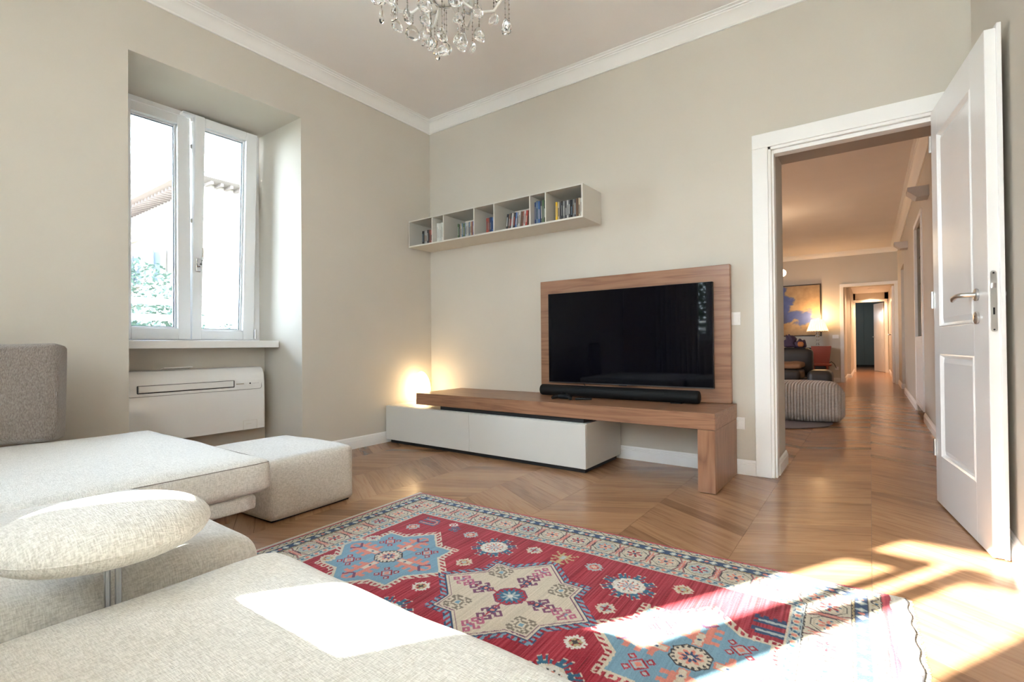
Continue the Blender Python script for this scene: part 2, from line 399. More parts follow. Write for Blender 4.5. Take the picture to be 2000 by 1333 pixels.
# baseboards
bbp = [(0, 0), (0.016, 0), (0.016, 0.068), (0.013, 0.071), (0.013, 0.078), (0.010, 0.080), (0.010, 0.087), (0.007, 0.091), (0.004, 0.097), (0, 0.097)]
def base(name, path): struct(name, sweep(path, bbp), M_trim)
base('baseboard_back', [(2.969, 0), (0, 0), (0, NY1), (-0.3, NY1)])
base('baseboard_left', [(-0.3, NY0), (0, NY0), (0, -5.0)])
base('baseboard_right', [(4.04, -5.0), (4.04, 0.0)])
base('baseboard_front', [(0, -5.0), (FX0, -5.0)])
base('baseboard_doorway_left', [(3.08, 0.486), (3.08, 0.088)])
base('baseboard_far_right', [(4.06, 0.47), (4.06, 3.40)]); base('baseboard_far_right_b', [(4.06, 4.55), (4.06, 7.1), (4.3, 7.1)])
base('baseboard_far_right_c', [(4.3, 8.05), (4.06, 8.05), (4.06, 9.3)])
base('baseboard_far_end', [(3.06, 9.3), (-1.5, 9.3), (-1.5, 0.47), (3.079, 0.47)])
base('baseboard_passage', [(3.2, 13.9), (3.2, 11.0), (3.13, 11.0), (3.13, 9.55)])
base('baseboard_passage_right', [(4.02, 9.55), (4.02, 13.95)])

# doorway lining and casing
def casing(name, x0, x1, zt, yf, wd, th, sgn):
    """casing round an opening x0..x1; yf wall face, sgn -1 if it faces the camera"""
    t = thing(name, ((x0+x1)/2, yf, 0), kind='structure')
    for i, (a, b) in enumerate(((x0-wd, x0), (x1, x1+wd))):
        c_ = MB(); ya, yb = sorted((yf, yf+sgn*th)); c_.cbox(a, ya, 0, b, yb, zt, 0.003); obj('door_frame_post', c_, M_trim, t)
    c_ = MB(); ya, yb = sorted((yf, yf+sgn*(th+0.0))); c_.cbox(x0-wd, ya, zt+0.0005, x1+wd, yb, zt+wd, 0.003); obj('door_frame_head', c_, M_trim, t)
    return t
t = casing('trim_3', 3.062, 3.952, 2.135, 0.0, 0.093, 0.020, -1)
c = MB(); c.cbox(3.058, -0.008, 0, 3.078, 0.05, 2.14, 0.002); obj('jamb', c, M_trim, t)
c = MB(); c.cbox(3.066, 0.012, 0, 3.092, 0.085, 2.115, 0.002); obj('jamb_stop', c, M_trim, t)
c = MB(); c.cbox(3.936, -0.006, 0, 3.975, 0.085, 2.14, 0.002); obj('jamb', c, M_trim, t)
c = MB(); c.cbox(3.060, -0.008, 2.118, 3.952, 0.05, 2.150, 0.002); obj('jamb_head', c, M_trim, t)
c = MB(); c.cbox(3.092, 0.012, 2.092, 3.936, 0.085, 2.117, 0.002); obj('jamb_stop', c, M_trim, t)
c = MB(); c.cbox(3.0775, 0.030, 1.00, 3.0805, 0.045, 1.15, 0.0008)
c = MB(); c.cbox(3.0640, -0.004, 0.93, 3.0665, 0.011, 1.16, 0.0008); obj('strike_plate', c, M_steel, t, label='grey steel strike plate')
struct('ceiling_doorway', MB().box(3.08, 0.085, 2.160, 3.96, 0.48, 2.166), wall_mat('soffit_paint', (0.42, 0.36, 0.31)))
casing('trim_4', 3.13, 4.0, 2.06, 9.3, 0.065, 0.02, -1)
casing('trim_5', 3.25, 3.93, 2.02, 14.0, 0.07, 0.02, -1)

# ------------------------------------------------------------------ parquet floor
fl = MB()
RECTS = [(0, -5.0, 4.04, 0), (3.08, 0, 3.96, 0.47), (-1.5, 0.47, 4.06, 9.3), (3.13, 9.3, 4.0, 9.5), (3.13, 9.5, 4.02, 14.0), (2.2, 14.0, 4.02, 17.9), (-0.56, NY0, 0, NY1), (4.06, 3.45, 4.3, 4.5), (4.06, 7.1, 4.3, 8.05)]
for (a, b, c_, d) in RECTS: fl.box(a, b, -0.05, c_, d, -0.012)
floor = struct('floor', fl, mat('floor_joint', (0.10, 0.055, 0.03), 0.7))
def clip(poly, rect):
    x0, y0, x1, y1 = rect
    for ax, lim, sg in ((0, x0, 1), (0, x1, -1), (1, y0, 1), (1, y1, -1)):
        out = []
        for i in range(len(poly)):
            a, b = poly[i-1], poly[i]
            ia = (a[ax]-lim)*sg >= 0; ib = (b[ax]-lim)*sg >= 0
            if ia != ib:
                t_ = (lim-a[ax])/(b[ax]-a[ax]); out.append((a[0]+(b[0]-a[0])*t_, a[1]+(b[1]-a[1])*t_))
            if ib: out.append(b)
        poly = out
        if len(poly) < 3: return None
    return poly
def area(p): return 0.5*sum(p[i-1][0]*p[i][1]-p[i][0]*p[i-1][1] for i in range(len(p)))
ROW = 0.470; PIT = 0.103; SL = math.tan(math.radians(29.2)); g = 0.0005
planks = []
for row in range(-12, 2):
    xa = 3.577+ROW*row; xb = xa+ROW; up = 1 if (row % 2) else -1   # row -1 rises to the right, row 0 falls
    dy = SL*ROW*up; base_y = 0.134 if up == -1 else 0.134-dy+0.0
    for k in range(-60, 190):
        y = base_y+k*PIT+(0.0)
        if y > 18.2 or y < -5.6: continue
        P4 = [(xa+g, y+g), (xb-g, y+dy+g), (xb-g, y+dy+PIT-g), (xa+g, y+PIT-g)]
        cxm, cym = (xa+xb)/2, y+dy/2+PIT/2
        for R in RECTS:
            if xb < R[0] or xa > R[2] or max(p[1] for p in P4) < R[1] or min(p[1] for p in P4) > R[3]: continue
            q = clip(P4, R)
            if q and abs(area(q)) > 2e-4:
                if area(q) < 0: q = q[::-1]
                planks.append((q, random.random(), (xa, y, up)))
def vis(q):
    cx_ = sum(p[0] for p in q)/len(q); cy_ = sum(p[1] for p in q)/len(q)
    x, y, w_ = pj(cx_, cy_, 0)
    if w_ < 0.3 or not (-60 < x < 2060 and 0 < y < 1400): return 0
    if 1.45 < cx_ < 3.62 and -2.85 < cy_ < -1.55: return 0        # under the rug
    if cx_ < 1.15 and cy_ < -1.8: return 0
    if cy_ < -2.3 and cx_ < 3.3: return 0
    if cx_ < 1.95 and cy_ > -0.55 and cy_ < 0.1: return 0
    if x < 1500 and cy_ > 0: return 0
    return abs(area(q))*(0.87)/w_**3
order = sorted(range(len(planks)), key=lambda i: -vis(planks[i][0]))
top = set(i for i in order[:296] if vis(planks[i][0]) > 0)
def plank_mesh(items):
    vs_, fs, tone, uv = [], [], [], []
    for q, r, (xa, ya, up) in items:
        n = len(q); o = len(vs_); u0 = Vector((math.cos(math.radians(29.2)), up*math.sin(math.radians(29.2)))); v0 = Vector((-u0.y, u0.x))
        def UV(p): d = Vector((p[0]-xa, p[1]-ya)); return (d.dot(u0)+r*7, d.dot(v0)+r*13)
        vs_ += [(p[0], p[1], 0.0) for p in q]+[(p[0], p[1], -0.012) for p in q]
        fs.append(tuple(range(o, o+n))); uv += [UV(p) for p in q]; tone += [r]*n
        for i in range(n):
            j = (i+1) % n; fs.append((o+i, o+i+n, o+j+n, o+j)); uv += [UV(q[i]), UV(q[i]), UV(q[j]), UV(q[j])]; tone += [r]*4
    me = bpy.data.meshes.new('plank'); me.from_pydata(vs_, [], fs); me.materials.append(M_oak)
    ul = me.uv_layers.new(name='UVMap'); ul.data.foreach_set('uv', np.array(uv, 'f').ravel())
    at = me.attributes.new('tone', 'FLOAT', 'CORNER'); at.data.foreach_set('value', np.array(tone, 'f'))
    me.update(); return me
for i in sorted(top):
    q = planks[i][0]; me = plank_mesh([planks[i]])
    c0 = Vector((sum(p[0] for p in q)/len(q), sum(p[1] for p in q)/len(q), 0))
    for v in me.vertices: v.co -= c0
    o = bpy.data.objects.new('plank', me); COL.objects.link(o); o.parent = floor; o.location = c0
o = bpy.data.objects.new('planks', plank_mesh([p for i, p in enumerate(planks) if i not in top])); COL.objects.link(o); o.parent = floor; o['kind'] = 'stuff'

# ------------------------------------------------------------------ windows
def frame_ring(a0, a1, z0, z1, wa, wz0, wz1, d0, d1, put):
    """four rails of a rectangular ring; put(mb, a0, d0, z0, a1, d1, z1)"""
    m_ = MB(); put(m_, a0, d0, z0, a0+wa, d1, z1); put(m_, a1-wa, d0, z0, a1, d1, z1)
    put(m_, a0+wa, d0, z0, a1-wa, d1, z0+wz0); put(m_, a0+wa, d0, z1-wz1, a1-wa, d1, z1); return m_
def putx(m_, a0, d0, z0, a1, d1, z1): m_.cbox(d0, a0, z0, d1, a1, z1, 0.004)
def puty(m_, a0, d0, z0, a1, d1, z1): m_.cbox(a0, d0, z0, a1, d1, z1, 0.004)
w1 = thing('window_1', (-0.64, -1.95, 0.93), kind='structure')
m_ = frame_ring(NY0, NY1, 0.925, NZ, 0.13, 0.03, 0.035, -0.72, -0.635, putx)
m_.cbox(-0.72, NY1-0.13, 0.925, -0.66, NY1-0.03, NZ, 0.003)
m_ = MB(); m_.cbox(-0.72, NY0, 0.925, -0.628, NY0+0.135, NZ, 0.003); m_.cbox(-0.72, -1.475, 0.925, -0.640, NY1, NZ, 0.003)
m_.cbox(-0.72, NY0+0.135, 2.625, -0.612, -1.475, NZ, 0.004); m_.cbox(-0.72, NY0+0.135, 0.925, -0.640, -1.475, 0.945, 0.003)
obj('window_frame', m_, M_upvc, w1)
def sash(parent, a0, a1, z0, z1, g0, g1, h0, h1, put, d0, d1, M=None):
    """one glazed casement with stepped glazing bead, gasket and pane"""
    m_ = MB(); put(m_, a0, d0, z0, g0, d1, z1); put(m_, g1, d0, z0, a1, d1, z1); put(m_, g0, d0, z0, g1, d1, h0); put(m_, g0, d0, h1, g1, d1, z1)
    k = 0.012; dm = d0+(d1-d0)*0.55
    put(m_, g0-0.001, d0+0.004, h0, g0+k, dm, h1); put(m_, g1-k, d0+0.004, h0, g1+0.001, dm, h1); put(m_, g0+k, d0+0.004, h0-0.001, g1-k, dm, h0+k); put(m_, g0+k, d0+0.004, h1-k, g1-k, dm, h1+0.001)
    gk = MB(); e = k+0.004; dp = (d0+dm)/2+0.004; q = 0.006
    put_ = (lambda mm, a, b, c, d, e_, f: mm.box(b, a, c, e_, d, f)) if put is putx else (lambda mm, a, b, c, d, e_, f: mm.box(a, b, c, d, e_, f))
    for (aa, bb, cc, dd) in ((g0+k, h0+k, g0+e, h1-k), (g1-e, h0+k, g1-k, h1-k), (g0+e, h1-e, g1-e, h1-k), (g0+e, h0+k, g1-e, h0+e)): put_(gk, aa, dp-q, bb, cc, dp+q, dd)
    gl = MB(); put_(gl, g0+k*0.5, dp-0.002, h0+k*0.5, g1-k*0.5, dp+0.002, h1-k*0.5)
    for mm in (m_, gk, gl):
        if M: mm.xf(M)
    s_ = obj('sash', m_, M_upvc, parent); obj('gasket', gk, M_gasket, s_); obj('pane', gl, M_glassw, s_); return s_
sash(w1, -2.385, -1.937, 0.938, 2.640, -2.314, -2.022, 1.02, 2.56, putx, -0.70, -0.62)
TL = Matrix.Translation((-0.62, 0, 0.938)) @ Matrix.Rotation(math.radians(2.7), 4, 'Y') @ Matrix.Translation((0.62, 0, -0.938))
rs = sash(w1, -1.930, -1.462, 0.938, 2.640, -1.862, -1.550, 1.008, 2.57, putx, -0.70, -0.62, TL)
m_ = MB(); m_.cbox(-0.622, -1.915, 1.455, -0.608, -1.880, 1.560, 0.004); m_.xf(TL)
hd = obj('window_handle', m_, M_chrome, w1, label='silver tilt handle with upright curved lever')
m_ = MB().tube([(-0.60, -1.897, 1.50), (-0.572, -1.896, 1.51), (-0.560, -1.892, 1.545), (-0.558, -1.888, 1.60), (-0.566, -1.885, 1.635)], [0.008, 0.008, 0.008, 0.007, 0.006]).xf(TL)
obj('lever', m_, M_chrome, hd, smooth=True)
m_ = MB(); m_.cbox(-0.625, -2.01, 2.630, -0.555, -1.86, 2.648, 0.003); m_.cbox(-0.60, -1.945, 2.60, -0.585, -1.925, 2.634, 0.002); obj('tilt_stay', m_, M_upvc, w1)
m_ = MB(); m_.lathe([(0.007, 0), (0.007, 0.075)], (-0.612, -1.452, 0.945), 10); obj('hinge', m_, M_chrome, w1, smooth=True)
m_ = MB()
for yb in (-1.94,): m_.cbox(-0.618, -1.940, 2.40, -0.606, -1.926, 2.43, 0.002); m_.cbox(-0.618, -1.940, 1.83, -0.606, -1.926, 1.86, 0.002)
obj('latch', m_, M_steel, w1)
struct('trim_6', MB().cbox(-0.66, NY0+0.002, 0.870, -0.31, NY1-0.012, 0.925, 0.004), M_white)       # inner sill slab
for i, z in enumerate((1.235, 1.11)):
    pass
rl = thing('railing', (-0.92, -1.95, 1.05), 'white two-bar safety railing outside the casement window', 'railing')
for z in (1.238, 1.113): obj('rail_bar', MB().cbox(-0.945, NY0+0.001, z-0.024, -0.93, NY1-0.001, z+0.024, 0.004), M_bar, rl)

w2 = thing('window_2', (1.53, -5.0, 0.93), kind='structure')
m_ = MB()
m_.cbox(BX0, -5.08, BZ0, 1.085, -4.985, BZ1, 0.003); m_.cbox(1.975, -5.08, BZ0, BX1, -4.985, BZ1, 0.003); m_.cbox(1.085, -5.08, 2.565, 1.975, -4.985, BZ1, 0.003); m_.cbox(1.085, -5.08, BZ0, 1.975, -4.985, BZ0+0.02, 0.003)
obj('window_frame', m_, M_upvc, w2)
sash(w2, 1.085, 1.475, 0.94, 2.405, 1.150, 1.432, 1.02, 2.335, puty, -5.05, -5.00)
obj('transom_pane', MB().box(1.085, -5.03, 2.405, 1.975, -5.026, 2.565), M_glassw, w2)
obj('slit_blocker', MB().prism([(1.470, 0.94), (1.555, 0.94), (1.555, 1.95), (1.5515, 2.25), (1.470, 1.97)], 'y', -5.056, -5.0505), M_upvc, w2)  # added strip, blocks sunlight through the lower part of the slit
sash(w2, 1.550, 1.975, 0.94, 2.405, 1.603, 1.915, 1.02, 2.335, puty, -5.05, -5.00)
M_diffuser = bpy.data.materials.new('diffuser_voile'); M_diffuser.use_nodes = True  # cloth of the added curtain, scatters sun and sky light inward
_n = M_diffuser.node_tree.nodes; _t = _n.new('ShaderNodeBsdfTranslucent'); _t.inputs[0].default_value = (0.86, 0.855, 0.84, 1); _d = _n.new('ShaderNodeBsdfDiffuse'); _d.inputs[0].default_value = (0.8, 0.8, 0.78, 1)
_m = _n.new('ShaderNodeMixShader'); _m.inputs[0].default_value = 0.18
M_diffuser.node_tree.links.new(_t.outputs[0], _m.inputs[1]); M_diffuser.node_tree.links.new(_d.outputs[0], _m.inputs[2]); M_diffuser.node_tree.links.new(_m.outputs[0], _n['Material Output'].inputs['Surface'])
def sheer(x0, x1, y, z0, z1, lab):
    m_ = MB(); n = 120; vs_ = []; fs = []
    for i in range(n+1):
        x = x0+(x1-x0)*i/n; yy = y+0.02*math.sin(i/n*2*PI*(x1-x0)/0.10); vs_ += [(x, yy, z0), (x, yy, z1)]
    for i in range(n): a = i*2; fs.append((a, a+2, a+3, a+1))
    obj('added_sheer_curtain', m_.add(vs_, fs), M_diffuser, smooth=True, label=lab, cat='curtain')
sheer(FX0-0.05, FX1+0.05, -4.94, 0.02, 2.74, 'white sheer curtain added to spread soft daylight, over the added window behind the viewer')  # unseen, added as a broad soft light source
w3 = thing('added_window_3', (3.28, -5.05, 0.01), kind='structure')  # invented window out of view, feeds the sheer with light
sash(w3, FX0+0.01, 3.275, 0.01, 2.70, FX0+0.08, 3.20, 0.15, 2.62, puty, -5.08, -5.02)
sash(w3, 3.280, FX1-0.01, 0.01, 2.70, 3.355, FX1-0.08, 0.15, 2.62, puty, -5.08, -5.02)
rl = thing('railing', (1.53, -5.38, 1.05), 'white two-bar safety railing outside the curtained window', 'railing')
for z in (1.238, 1.113): obj('rail_bar', MB().cbox(BX0+0.001, -5.40, z-0.024, BX1-0.001, -5.385, z+0.024, 0.004), M_bar, rl)
def curtain(x0, x1, y, lab):
    m_ = MB(); n = 60; vs_ = []; fs = []
    for i in range(n+1):
        x = x0+(x1-x0)*i/n; yy = y+0.028*math.sin(i/n*2*PI*(x1-x0)/0.085)
        for s_ in (-0.0015, 0.0015): vs_ += [(x, yy+s_, 0.03), (x, yy+s_, 2.75)]
    for i in range(n):
        a = i*4; b = a+4; fs += [(a, b, b+1, a+1), (a+2, a+3, b+3, b+2), (a, a+2, b+2, b), (a+1, b+1, b+3, a+3)]
    fs += [(0, 1, 3, 2), (n*4, n*4+2, n*4+3, n*4+1)]
    m_.add(vs_, fs)
    obj('curtain', m_, M_curtain, smooth=True, label=lab, cat='curtain')
curtain(0.62, 1.34, -4.90, 'pale cloth curtain drawn to the side nearer the sofa corner, behind the viewer')
curtain(1.99, 2.55, -4.90, 'pale cloth curtain at the other side of the curtained window, behind the viewer')
m_ = MB().tube([(0.5, -4.90, 2.78), (2.7, -4.90, 2.78)], 0.012); obj('curtain_rod', m_, M_steel, smooth=True, label='thin steel curtain rod over the curtained window', cat='curtain rod')

# ------------------------------------------------------------------ open door
HP = Vector((3.866, -0.040, 0)); FE = Vector((3.967, -0.853, 0))
dd = (FE-HP).normalized(); DW = (FE-HP).length; dn = Vector((-dd.y, dd.x, 0))    # dn points to +x (the back of the leaf)
if dn.x < 0: dn = -dn
DM = Matrix(((dd.x, dn.x, 0, HP.x), (dd.y, dn.y, 0, HP.y), (0, 0, 1, 0), (0, 0, 0, 1)))
def dbox(m_, s0, t0, z0, s1, t1, z1, b=0.002): return m_.cbox(s0, t0, z0, s1, t1, z1, b)
d1 = thing('door_1', (HP.x, HP.y, 0.008), kind='structure')
DZ = 2.118; P = [(0.115, 0.645, 0.945, 1.962), (0.115, 0.645, 0.262, 0.805)]
m_ = MB(); th0, th1 = 0.0, 0.036
dbox(m_, 0, th0, 0.008, P[0][0], th1, DZ); dbox(m_, P[0][1], th0, 0.008, DW, th1, DZ)
dbox(m_, P[0][0], th0, 0.008, P[0][1], th1, P[1][2]); dbox(m_, P[0][0], th0, P[1][3], P[0][1], th1, P[0][2]); dbox(m_, P[0][0], th0, P[0][3], P[0][1], th1, DZ)
m_.cbox(0.0, 0.0345, 0.008, DW+0.012, 0.049, DZ+0.014, 0.002)
obj('door_leaf', m_.xf(DM), M_doorw, d1)
for (a, b, z0, z1) in P:
    m_ = MB()
    def ring(e0, t0, e1, t1):
        o0 = [(a+e0, t0, z0+e0), (b-e0, t0, z0+e0), (b-e0, t0, z1-e0), (a+e0, t0, z1-e0)]
        o1 = [(a+e1, t1, z0+e1), (b-e1, t1, z0+e1), (b-e1, t1, z1-e1), (a+e1, t1, z1-e1)]
        m_.add(o0+o1, [(i, (i+1) % 4, (i+1) % 4+4, i+4) for i in range(4)])
    ring(0, 0.0, 0.006, -0.004); ring(0.006, -0.004, 0.012, 0.004); ring(0.012, 0.004, 0.020, 0.012); ring(0.020, 0.012, 0.045, 0.004)
    m_.add([(a+0.045, 0.004, z0+0.045), (b-0.045, 0.004, z0+0.045), (b-0.045, 0.004, z1-0.045), (a+0.045, 0.004, z1-0.045)], [(0, 1, 2, 3)])
    m_.add([(a, 0.034, z0), (b, 0.034, z0), (b, 0.034, z1), (a, 0.034, z1)], [(0, 1, 2, 3)])
    obj('door_panel', m_.xf(DM), M_doorw, d1)
hs = 0.695; hz = 1.065
m_ = MB().lathe([(0, 0), (0.025, 0), (0.026, 0.003), (0.026, 0.008), (0.023, 0.010), (0, 0.010)], (hs, 0, hz), 24, 'y')
m_.v = [(p[0], -p[1], p[2]) for p in m_.v]
hnd = obj('door_handle', m_.xf(DM), M_steel, d1, smooth=True, label='satin steel lever handle on round rose')
m_ = MB().tube([(hs, -0.006, hz), (hs, -0.040, hz), (hs-0.008, -0.052, hz), (hs-0.03, -0.056, hz), (hs-0.07, -0.056, hz-0.001), (hs-0.105, -0.055, hz-0.006), (hs-0.130, -0.052, hz-0.014)], [0.010, 0.010, 0.010, 0.0095, 0.009, 0.010, 0.007], 12)
obj('lever', m_.xf(DM), M_steel, hnd, smooth=True)
m_ = MB().tube([(hs, 0.045, hz), (hs, 0.10, hz), (hs-0.008, 0.113, hz), (hs-0.03, 0.117, hz), (hs-0.09, 0.117, hz), (hs-0.13, 0.112, hz-0.01)], [0.010, 0.010, 0.010, 0.0095, 0.009, 0.008], 12)
obj('lever', m_.xf(DM), M_steel, hnd, smooth=True)
m_ = MB().lathe([(0, 0), (0.025, 0), (0.026, 0.003), (0.026, 0.008), (0.023, 0.010), (0, 0.010)], (hs, 0, 0.968), 24, 'y'); m_.v = [(p[0], -p[1], p[2]) for p in m_.v]
ks = obj('key_rose', m_.xf(DM), M_steel, d1, smooth=True)
m_ = MB(); dbox(m_, hs-0.0025, -0.0108, 0.957, hs+0.0025, -0.0095, 0.972, 0.0003); m_.lathe([(0, -0.0004), (0.0042, -0.0004), (0.0042, 0.001), (0, 0.001)], (hs, -0.0106, 0.974), 10, 'y'); obj('keyhole', m_.xf(DM), M_dark, ks)
pl = MB(); e = DW
pts = []
for i in range(9): a = PI*i/8; pts.append((0.0165+0.010*math.cos(a), 1.140+0.010*math.sin(a)))
for i in range(9): a = PI+PI*i/8; pts.append((0.0165+0.010*math.cos(a), 0.916+0.010*math.sin(a)))
pl.prism([(p[0], p[1]) for p in pts], 'x', e-0.001, e+0.0018); 
lp = obj('lock_plate', pl.xf(DM), M_steel, d1, label='long grey steel lock plate on door edge')
m_ = MB(); m_.cbox(e, 0.010, 1.080, e+0.010, 0.022, 1.100, 0.002); obj('latch_bolt', m_.xf(DM), M_chrome, lp)
m_ = MB(); m_.cbox(e, 0.0135, 0.975, e+0.0022, 0.0195, 1.003, 0.0006); obj('key_slot', m_.xf(DM), M_dark, lp)
for z in (1.141, 0.915):
    m_ = MB(); m_.lathe([(0, 0), (0.0035, 0), (0.003, 0.001), (0, 0.001)], (e+0.0018, 0.0165, z), 8, 'x'); obj('screw', m_.xf(DM), M_dark, lp)
for z in (0.25, 1.05, 1.9):
    m_ = MB().lathe([(0.008, 0), (0.008, 0.09)], (HP.x-0.004, HP.y+0.004, z), 10); obj('hinge', m_, M_steel, d1, smooth=True)

# ------------------------------------------------------------------ TV bench, cabinet, panel, television
cab = thing('media_cabinet', (1.02, -0.31, 0), 'low pale grey lacquered cabinet with two push drawers under the walnut bench', 'cabinet')
obj('body', MB().cbox(0.022, -0.578, 0.034, 2.033, -0.022, 0.337, 0.0015), M_cab, cab)
obj('drawer', MB().cbox(0.022, -0.598, 0.034, 1.0065, -0.580, 0.334, 0.0015), M_cab, cab); obj('drawer', MB().cbox(1.0095, -0.598, 0.034, 2.033, -0.580, 0.334, 0.0015), M_cab, cab)
obj('plinth', MB().cbox(0.05, -0.565, 0.001, 2.01, -0.05, 0.034, 0.001), M_dark, cab)
bn = thing('walnut_bench', (1.63, -0.3, 0), 'long walnut bench top on one slab leg, overlapping the pale low cabinet', 'bench')
obj('bench_top', MB().cbox(0.401, -0.586, 0.369, 2.855, -0.004, 0.466, 0.0015), M_walnut, bn)
obj('leg', MB().cbox(2.757, -0.586, 0.004, 2.855, -0.018, 0.3675, 0.0015), M_walnut_v, bn)
obj('spacer', MB().cbox(0.66, -0.556, 0.3372, 2.0, -0.10, 0.3688, 0.001), M_dark, bn, label='black spacer strip')
obj('foot_pad', MB().cbox(2.765, -0.575, 0.0006, 2.847, -0.03, 0.004, 0.0005), M_dark, bn)
M_panel = wood('walnut_panel', [(0.34, 0.175, 0.098), (0.28, 0.137, 0.073), (0.165, 0.075, 0.040)], (0.6, 9, 10), ring=6.0)
pn = obj('wall_panel', MB().cbox(1.344, -0.058, 0.467, 2.834, -0.020, 1.398, 0.004), M_panel, label='upright walnut backing panel behind the television', cat='panel')
tv = thing('television', (2.08, -0.09, 0.467), 'large flat black television hung on the walnut panel', 'television')
obj('screen', MB().cbox(1.443, -0.0935, 0.572, 2.727, -0.092, 1.284, 0.0004), M_screen, tv)
obj('casing', MB().cbox(1.440, -0.0918, 0.565, 2.730, -0.060, 1.287, 0.003), M_black, tv)
obj('bezel', MB().cbox(1.440, -0.0945, 0.5645, 2.730, -0.0915, 0.5715, 0.0005), mat('tv_edge', (0.10, 0.09, 0.09), 0.3, metal=0.6), tv)
obj('badge', MB().cbox(2.055, -0.096, 0.5605, 2.115, -0.088, 0.5648, 0.0005), M_black, tv)
m_ = MB().tube([(1.75, -0.075, 0.566), (1.76, -0.078, 0.552), (1.775, -0.09, 0.535), (1.78, -0.12, 0.51)], 0.003, 6); obj('cable', m_, M_black, tv, smooth=True)
sb = thing('soundbar', (2.05, -0.195, 0.467), 'long black rounded soundbar lying below the television', 'soundbar')
m_ = MB().lathe([(0, 0), (0.030, 0), (0.040, 0.004), (0.0435, 0.014), (0.0435, 1.218), (0.040, 1.228), (0.030, 1.232), (0, 1.232)], (1.436, -0.195, 0.514), 32, 'x')
M_grille = mat('soundbar_cloth', (0.007, 0.0075, 0.008), 0.55, spec=0.2); bump(M_grille, noise(M_grille, coords(M_grille), 900, 1), 0.5, 0.001)
obj('grille_body', m_, M_grille, sb, smooth=True)
obj('foot', MB().cbox(1.55, -0.22, 0.4665, 1.62, -0.17, 0.473, 0.001), M_black, sb); obj('foot', MB().cbox(2.48, -0.22, 0.4665, 2.55, -0.17, 0.473, 0.001), M_black, sb)
gp = thing('game_controller', (1.77, -0.36, 0.466), 'black game controller in front of the soundbar', 'controller')
m_ = soft(1.74, -0.36, 0.487, 0.10, 0.058, 0.034, 0.015, n=(8, 6, 4)); obj('body', m_, M_black, gp, smooth=True)
for sx_ in (-1, 1):
    m_ = MB().tube([(1.74+sx_*0.040, -0.365, 0.487), (1.74+sx_*0.062, -0.385, 0.484), (1.74+sx_*0.078, -0.412, 0.4785)], [0.017, 0.015, 0.011], 10); obj('grip', m_, M_black, gp, smooth=True)
    obj('thumb_stick', MB().lathe([(0.004, 0), (0.004, 0.008), (0.008, 0.009), (0.008, 0.012), (0, 0.013)], (1.74+sx_*0.02, -0.365, 0.502), 10), M_black, gp, smooth=True)
rc = thing('remote_control', (1.87, -0.33, 0.466), 'small dark remote beside the game controller', 'remote')
RM = Matrix.Translation((1.88, -0.33, 0)) @ Matrix.Rotation(0.5, 4, 'Z')
obj('body', MB().cbox(-0.06, -0.018, 0.4665, 0.06, 0.018, 0.482, 0.004).xf(RM), M_black, rc)
for k in range(4): obj('button', MB().lathe([(0.004, 0), (0.004, 0.0015), (0, 0.002)], (RM @ Vector((-0.04+k*0.02, 0, 0.482)))[:], 8), M_grille, rc)
lampe = thing('egg_lamp', (0.108, -0.24, 0.337), 'glowing white egg-shaped lamp in the corner on the low cabinet', 'lamp')
prof = []
for i in range(25):
    t_ = i/24; a = PI*t_; rr = 0.083*math.sin(a)*(1-0.16*(-math.cos(a)))*1.02; zz = 0.290*(0.5-0.5*math.cos(a)); prof.append((max(rr, 0), zz))
prof[0] = (0.0, 0.0); prof[-1] = (0.0, 0.290)
obj('shade', MB().lathe(prof, (0.108, -0.24, 0.338), 32), M_egg, lampe, smooth=True)
obj('base', MB().lathe([(0, 0), (0.04, 0), (0.04, 0.006), (0.03, 0.007), (0, 0.007)], (0.108, -0.24, 0.3372), 24), M_white, lampe)
for (x0, z0, x1, z1, nm, lab) in ((2.838, 0.990, 2.885, 1.078, 'switch_plate', 'white switch plate beside the walnut panel, at handle height'), (2.868, 0.297, 2.905, 0.377, 'socket_plate', 'white wall socket just above the bench end, near the floor')):
    t = thing(nm, (x0, 0, z0), lab, 'switch' if 'switch' in nm else 'socket')
    obj('cover', MB().cbox(x0-0.06, -0.009, z0, x1, -0.0005, z1, 0.002), M_white, t)
    for k in range(2): obj('rocker', MB().cbox(x0-0.045+k*0.042, -0.012, z0+0.018, x0-0.006+k*0.042, -0.0088, z1-0.018, 0.001), M_white, t)

# ------------------------------------------------------------------ wall shelf with disc cases and books
SZ0, SZ1, SX0, SX1, SY = 1.811, 2.063, 0.018, 1.880, -0.306
sh = thing('wall_shelf', ((SX0+SX1)/2, 0, SZ0), 'long pale grey open wall shelf split into seven compartments', 'shelf')
obj('bottom_board', MB().cbox(SX0, SY, SZ0, SX1, -0.001, SZ0+0.014, 0.001), M_shelf, sh); obj('top_board', MB().cbox(SX0, SY, SZ1-0.010, SX1, -0.001, SZ1, 0.001), M_shelf, sh)
obj('back_board', MB().cbox(SX0+0.005, -0.008, SZ0+0.014, SX1-0.005, -0.001, SZ1-0.010, 0.0005), M_shelf, sh)
def sxx(px):
    # shelf-front pixel column to x on the plane y = SY
    d = AX[2]*968.737+AX[0]*(px-1000); t_ = (SY-CAM.y)/d.y; return CAM.x+d.x*t_
divs = [sxx(p) for p in (845.0, 867.2, 927.2, 966.2, 1036.8, 1067.5)]
obj('end_panel', MB().cbox(SX0, SY, SZ0+0.014, SX0+0.010, -0.001, SZ1-0.010, 0.001), M_shelf, sh)
obj('end_panel', MB().cbox(SX1-0.014, SY, SZ0+0.014, SX1, -0.001, SZ1-0.010, 0.001), M_shelf, sh)
